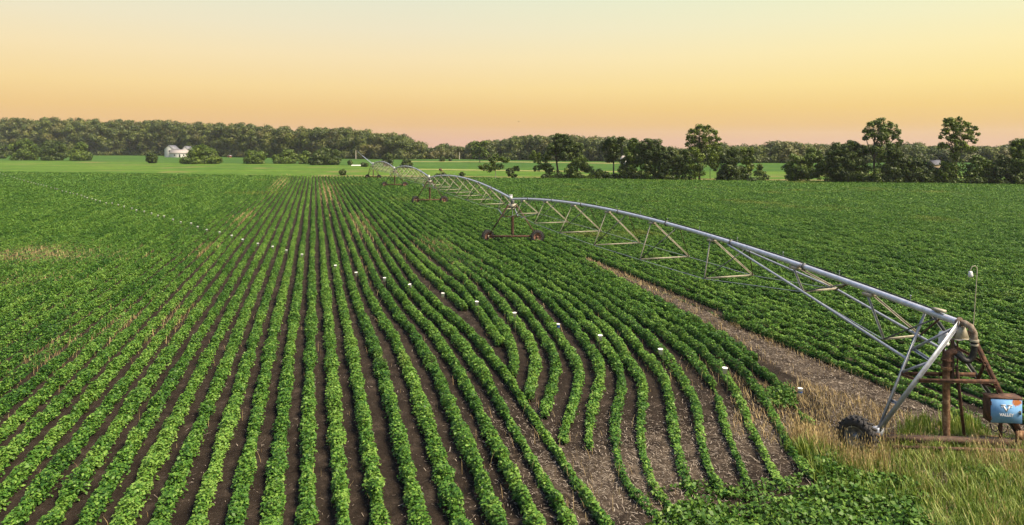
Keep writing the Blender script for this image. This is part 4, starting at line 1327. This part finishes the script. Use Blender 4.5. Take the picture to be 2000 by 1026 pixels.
# understorey below the row
mb = MB(); L3 = []
for px in np.concatenate([np.arange(1062, 1345, 6), np.arange(1400, 1500, 9), np.arange(1620, 2060, 7)]):
    p, mpp = m_at(px + rng.normal() * 3, 350.5 + (px - 1160) * .0135 + rng.normal() * .7)
    hh = rng.uniform(.5, 1.5); L3.append((p + [0, 0, hh * .5], (rng.uniform(.8, 1.6), rng.uniform(.8, 1.4), hh)))
crown(mb, L3, .34, .7, sub=4, subr=.6)
tag(mb.build('undergrowth', A_, tint=True), 'dark brambles and seedlings along the foot of the tree row', 'undergrowth', kind='stuff')
# bushes in the meadow
bushes = [((2, 310), [(0, 291, 8, 7), (2, 301, 10, 8)], 'dark bush cut by the picture edge below the left wood', A_),
          ((45, 313), [(48, 281, 14, 8), (35, 288, 15, 10), (62, 290, 12, 10), (46, 301, 28, 11)], 'largest rounded bush of the three below the tall wood', B_),
          ((106, 313.5), [(98, 284, 14, 8), (117, 286, 13, 9), (106, 300, 24, 12)], 'flat-topped dark bush between the rounded one and pointed one', A_),
          ((155, 314), [(158, 286, 10, 7), (150, 297, 13, 9), (160, 304, 18, 9)], 'pointed bush at the end of the three below the tall wood', B_),
          ((297, 319), [(297, 308, 10, 8), (296, 302, 7, 4)], 'small lone round bush by the white farmhouse', A_),
          ((394, 320), [(393, 292, 16, 8), (384, 300, 16, 11), (405, 301, 16, 11), (370, 314, 18, 5), (420, 313, 14, 6), (394, 311, 24, 8)], 'big domed bush hiding part of the white farmhouse', B_),
          ((500, 320), [(493, 301, 12, 7), (510, 303, 12, 7), (498, 311, 21, 8)], 'wide low bush with two soft heads past the farmhouse', B_),
          ((558, 319.5), [(562, 300, 12, 7), (545, 308, 13, 8), (570, 309, 12, 9), (556, 314, 20, 6)], 'mid green bush with a single raised head in the bush line', B_),
          ((597, 320), [(598, 301, 9, 6), (592, 309, 11, 8), (604, 314, 12, 6)], 'narrow bush squeezed against the biggest dark bush', B_),
          ((636, 322), [(637, 297, 12, 8), (655, 301, 10, 9), (628, 306, 17, 11), (645, 313, 23, 9), (615, 315, 12, 6)], 'biggest dark rounded bush at the end of the bush line', A_),
          ((669.5, 342.5), [(669.5, 337, 6.5, 5.5)], 'tiny round dark bush alone at the crop edge', A_),
          ((684, 322.5), [(684, 318, 4.5, 4.5)], 'tiny bush beside the pale gravel patch', A_),
          ((712, 326), [(712, 322, 7, 4)], 'low dark bush behind the overhang pipe', A_),
          ((760, 324.5), [(760, 306, 8, 6), (758, 315, 10, 8)], 'upright dark bush seen over the farthest pipe span', A_),
          ((793.5, 328), [(793, 316, 9, 5), (795, 322, 11, 5)], 'flat-topped dark bush over the farthest pipe span', A_),
          ((864, 315.5), [(864, 311.5, 5.5, 4)], 'small dark bush on the far pale strip, larger of a pair', A_),
          ((879.5, 314.5), [(879.5, 311.5, 3, 3)], 'smaller dark bush of the pair on the far pale strip', A_)]
for b_, lb, lab, mt in bushes:
    tree('bush', b_, lb, lab, 'bush', mt, G_B, stems=3, sub=30, subr=.46, leaf=max(.3, .0021 * CAMH * FPX / (b_[1] - HOR)), crown_name='foliage')
tree('tree', (937, 318), [(930, 282, 9, 6), (944, 280, 9, 6), (936, 292, 13, 9), (945, 299, 9, 8), (928, 302, 8, 8)], 'feathery tree standing out before the far wood above the pale strip', 'tree', B_, trunk=.3, leaf=.8, fill=.80, subr=.34, sub=22)


def wood(name, line, n, label, back=45, wscale=1.0):
    """line: (px, py of foot, py of top)"""
    ln = np.array(line, float)
    mb = MB(); tk = MB()
    xs_ = np.linspace(ln[0, 0], ln[-1, 0], n)
    for row_, (db, hs) in enumerate(((0, .93), (back * .25, .97), (back * .6, 1.0), (back, 1.02))):
        for x in xs_:
            x = x + rng.normal() * 2.5
            yb = np.interp(x, ln[:, 0], ln[:, 1]); yt = np.interp(x, ln[:, 0], ln[:, 2])
            d0 = CAMH * FPX / (yb - HOR)
            H0 = CAMH + (HOR - yt) * d0 / FPX
            d = d0 + db + rng.uniform(-4, 4)
            H = (CAMH + (HOR - yt) * d / FPX if row_ else H0) * hs * rng.uniform(.82, 1.05)
            p = FW * d + RT * ((x - 1000) / FPX * d)
            w = rng.uniform(3.6, 6.2) * wscale
            L3 = [((p[0] + rng.normal(), p[1] + rng.normal(), H - w * .62), (w * .75, w * .75, w * .62))]
            zz = H - w * 1.5
            while zz > 1.0 and row_ < 2 or (zz > H * .5):
                L3.append(((p[0] + rng.normal() * w * .45, p[1] + rng.normal() * w * .3, zz), (w * rng.uniform(.75, 1.1), w * .9, w * rng.uniform(.6, .9))))
                zz -= w * rng.uniform(.7, 1.0)
            if row_ == 0: L3.append(((p[0] - FW[0] * 3, p[1] - FW[1] * 3, 1.6), (w * .9, w * .6, 2.2)))
            crown(mb, L3, max(.8, .0020 * d), .9, rough=.4, sub=7, subr=.66, tone=rng.normal() * .2)
            if row_ == 0:
                tk.tube([(p[0], p[1], 0), (p[0], p[1], H * .7)], [.3, .15], 5)
    o = mb.build(name, M['wood_a'], tint=True)
    tag(o, label, 'wood', kind='stuff')
    t = tk.build('trunks', M['bark'], o)
    t['kind'] = 'stuff'
    return o


wood('far_wood', [(-120, 303.5, 238), (0, 303.5, 234), (60, 303.5, 231), (130, 303.5, 234), (250, 303.6, 237), (330, 304, 236), (430, 306, 241), (520, 308, 246), (600, 309, 251), (650, 310, 249), (700, 310, 256), (760, 311, 263), (785, 311, 261), (800, 311, 272), (822, 311, 280)], 84, 'tall dense wood along the horizon behind the white farmhouse', 50)
wood('far_wood', [(815, 310.5, 291), (850, 310.5, 288), (865, 310.5, 280), (885, 310.5, 286), (905, 310.5, 288), (925, 311, 276), (960, 312, 277), (980, 312, 274), (1000, 312.5, 268), (1040, 313, 264), (1100, 314, 268), (1150, 314.5, 266), (1190, 315, 270), (1240, 315.5, 276), (1290, 316, 288), (1320, 316, 291)], 60, 'greyer distant wood between the tall wood and the tree row', 40, .8)
wood('far_wood', [(1300, 317, 290), (1340, 317, 290), (1410, 318, 282), (1450, 318, 287), (1480, 318, 284), (1530, 318, 275), (1560, 318, 277), (1600, 318, 284), (1640, 318, 284), (1700, 318, 283), (1770, 317, 281), (1790, 317, 281), (1830, 317, 288), (1850, 317, 288), (1900, 317, 286), (1950, 317, 286), (2000, 317, 274), (2100, 317, 272)], 62, 'distant wood showing in the gaps behind the tree row', 40, .8)

# ----------------------------------------------------------------- farm buildings and small things


def gabled(mbw, mbr, c, w, l, eave, ridge, ang, over=.25):
    """walls into mbw and roof into mbr; ridge runs along local y"""
    ca, sa = math.cos(ang), math.sin(ang)
    T = lambda p: (c[0] + p[0] * ca - p[1] * sa, c[1] + p[0] * sa + p[1] * ca, p[2])
    x, y = w / 2, l / 2
    V = [T(p) for p in [(-x, -y, 0), (x, -y, 0), (x, y, 0), (-x, y, 0), (-x, -y, eave), (x, -y, eave), (x, y, eave), (-x, y, eave), (0, -y, ridge), (0, y, ridge)]]
    mbw.add(V, [[0, 1, 5, 4], [1, 2, 6, 5], [2, 3, 7, 6], [3, 0, 4, 7], [4, 5, 8, 8], [6, 7, 9, 9]])
    k = (ridge - eave) / x
    for s in (-1, 1):
        xo = x + over; zo = eave - over * k
        a = [(s * xo, -y - over, zo + .03), (s * xo, y + over, zo + .03), (0, y + over, ridge + .03), (0, -y - over, ridge + .03)]
        V = [T(p) for p in a] + [T((p[0], p[1], p[2] + .14)) for p in a]
        mbr.add(V, [[0, 1, 2, 3], [4, 7, 6, 5], [0, 4, 5, 1], [1, 5, 6, 2], [2, 6, 7, 3], [3, 7, 4, 0]])


def farmhouse():
    D = 470.0
    f = lambda px, dd=0: np.append(FW * (D + dd) + RT * ((px - 1000) / FPX * (D + dd)), 0)
    m = D / FPX
    c = f(372); loc = tuple(c)
    root = empty('farmhouse', loc, 'white gabled farmhouse with a low front wing, half behind a domed bush', 'house')
    ang = -AZ
    W_, R_ = MB(), MB()
    gabled(W_, R_, f(336, 6), 17 * m, 9, 5.6, 8.2, ang)
    gabled(W_, R_, f(366.5, 6), 12 * m, 8, 5.3, 7.6, ang)
    W_.build('wall', M['siding'], root, False, loc); R_.build('roof', M['roof'], root, False, loc)
    W_, R_ = MB(), MB()
    # front wing, ridge across the view
    gabled(W_, R_, f(351, 0), 5.0, 34 * m, 2.9, 5.2, ang + math.pi / 2, .2)
    gabled(W_, R_, f(400, 3), 6.0, 36 * m, 3.0, 5.4, ang + math.pi / 2, .2)
    W_.build('wing_wall', M['siding'], root, False, loc); R_.build('wing_roof', M['roof_pale'], root, False, loc)
    rt = np.append(RT, 0); fw = np.append(FW, 0)
    mb = MB(); mb.boxz(f(351, -2.53), (.95, .06, 2.1), ang); o = mb.build('door', M['dark_glass'], root, False, loc)
    o.location = (0, 0, 1.1)
    for px, z in ((331, 5.2), (341, 5.2), (366.5, 5.3)):
        mb = MB(); p = f(px, 6 - (4.53 if px < 350 else 4.03)); p[2] = z - .9; mb.boxz(p, (.8, .05, 1.2), ang); mb.build('window', M['dark_glass'], root, False, loc)
    for px in (341, 359):
        mb = MB(); p = f(px, -2.53); p[2] = 1.6; mb.boxz(p, (.9, .05, 1.0), ang); mb.build('window', M['dark_glass'], root, False, loc)
    return root


farmhouse()


def shed(name, px, py, wpx, hpx, label, mat, roofmat, cat='shed', ang=0.0, l=None, ridge_across=False, door=True):
    p, mpp = m_at(px, py)
    loc = tuple(p)
    root = empty(name, loc, label, cat)
    w, h = wpx * mpp, hpx * mpp
    W_, R_ = MB(), MB()
    if ridge_across: gabled(W_, R_, p, l or w * .8, w, h * .62, h, -AZ + math.pi / 2 + ang)
    else: gabled(W_, R_, p, w, l or w * 1.2, h * .65, h, -AZ + ang)
    W_.build('wall', M[mat], root, False, loc); R_.build('roof', M[roofmat], root, False, loc)
    if door:
        mb = MB(); half = (l or w * .8) / 2 if ridge_across else (l or w * 1.2) / 2
        d_ = nrm(np.append(-FW, 0)); ca, sa = math.cos(ang), math.sin(ang)
        d_ = np.array([d_[0] * ca - d_[1] * sa, d_[0] * sa + d_[1] * ca, 0])
        q = p + d_ * (half + .03); q[2] = h * .24
        mb.boxz(q, (w * .25, .06, h * .48), -AZ + ang); mb.build('door', M['dark_glass'], root, False, loc)
    return root


shed('shed', 331, 306.5, 6, 6, 'small dark red shed at the corner of the white farmhouse', 'red', 'roof')
shed('shed', 448.5, 307.5, 6.5, 4, 'tiny pinkish shed alone by the foot of the tall wood', 'red', 'roof_pale')
shed('barn', 1218, 320, 9, 15, 'white barn glimpsed between the umbrella tree and its neighbour', 'siding', 'roof_pale', 'barn', l=6)
shed('barn', 1826, 333, 13, 19, 'tan gable-ended barn with grey roof between the two tallest trees', 'cream', 'barn_roof', 'barn', ang=-.75, l=13, door=False)


def pole(px, py, ytop, label, r=.11):
    p, mpp = m_at(px, py); loc = tuple(p)
    root = empty('utility_pole', loc, label, 'pole')
    h = (py - ytop) * mpp
    mb = MB(); mb.tube([p, p + [0, 0, h]], [r * 1.2, r], 8); mb.build('pole', M['pale_bark'], root, True, loc)
    mb = MB(); mb.boxz(p + [0, 0, h - .5], (1.2, .1, .1), -AZ); mb.build('crossarm', M['bark'], root, False, loc)


pole(695, 311, 294, 'pale utility pole before the tall wood, above the gravel patch', .16)
pole(897.5, 311.5, 298, 'pale utility pole before the greyer wood, near the feathery tree', .16)
p, mpp = m_at(861, 345.5)
loc = tuple(p)
fr = empty('rusty_frame', loc, 'rusty triangular frame of an old implement at the crop edge', 'implement')
rt = np.append(RT, 0) * mpp; up = np.array([0, 0, mpp])
for a, b in (((-2, 0), (-1.5, 16)), ((2.5, 0), (-.5, 17)), ((13, 0), (-1, 15))):
    mb = MB(); mb.angle(p + rt * a[0] + up * a[1], p + rt * b[0] + up * b[1], .14, .02); mb.build('frame_leg', M['rust_pale'], fr, False, loc)
mb = MB(); mb.boxz(p + up * 1.5, (2.0, 1.2, .3), -AZ); mb.build('base', M['rust'], fr, False, loc)
mb = MB(); mb.boxz(p + up * 14 - rt * 1, (.7, .5, .5), -AZ); mb.build('gear_head', M['rust'], fr, False, loc)
# a bird far off over the wood
b0 = at_depth(1013, 238, 160.0)
mb = MB()
mb.tube([b0 + [-.14, 0, 0], b0 + [-.06, 0, .01], b0 + [.07, 0, .02], b0 + [.13, 0, .03], b0 + [.18, 0, .03]], [.006, .035, .04, .026, .006], 8)
for s in (-1, 1):
    mb.add([b0 + [.05, s * .02, .03], b0 + [-.06, s * .02, .03], b0 + [-.07, s * .17, .11], b0 + [.02, s * .17, .12], b0 + [-.11, s * .30, .07], b0 + [-.05, s * .31, .08]], [[0, 1, 2, 3], [3, 2, 4, 5]])
o = mb.build('bird', M['tyre'], None, False, tuple(b0))
tag(o, 'small dark bird flying in the orange sky', 'bird')

# ----------------------------------------------------------------- air
HAZE = 0.00008
if HAZE:
    mb = MB(); mb.box((0, 650, 19.45), (2700, 1500, 41.0))
    m = bpy.data.materials.new('haze'); m.use_nodes = True
    nt = m.node_tree; nt.nodes.clear()
    vo = nt.nodes.new('ShaderNodeVolumePrincipled'); vo.inputs['Density'].default_value = HAZE
    vo.inputs['Color'].default_value = (.80, .84, .92, 1)
    vo.inputs['Anisotropy'].default_value = 0.0
    ou = nt.nodes.new('ShaderNodeOutputMaterial'); nt.links.new(vo.outputs[0], ou.inputs['Volume'])
    tag(mb.build('haze', m), 'thin evening haze over the fields', 'haze', kind='stuff')
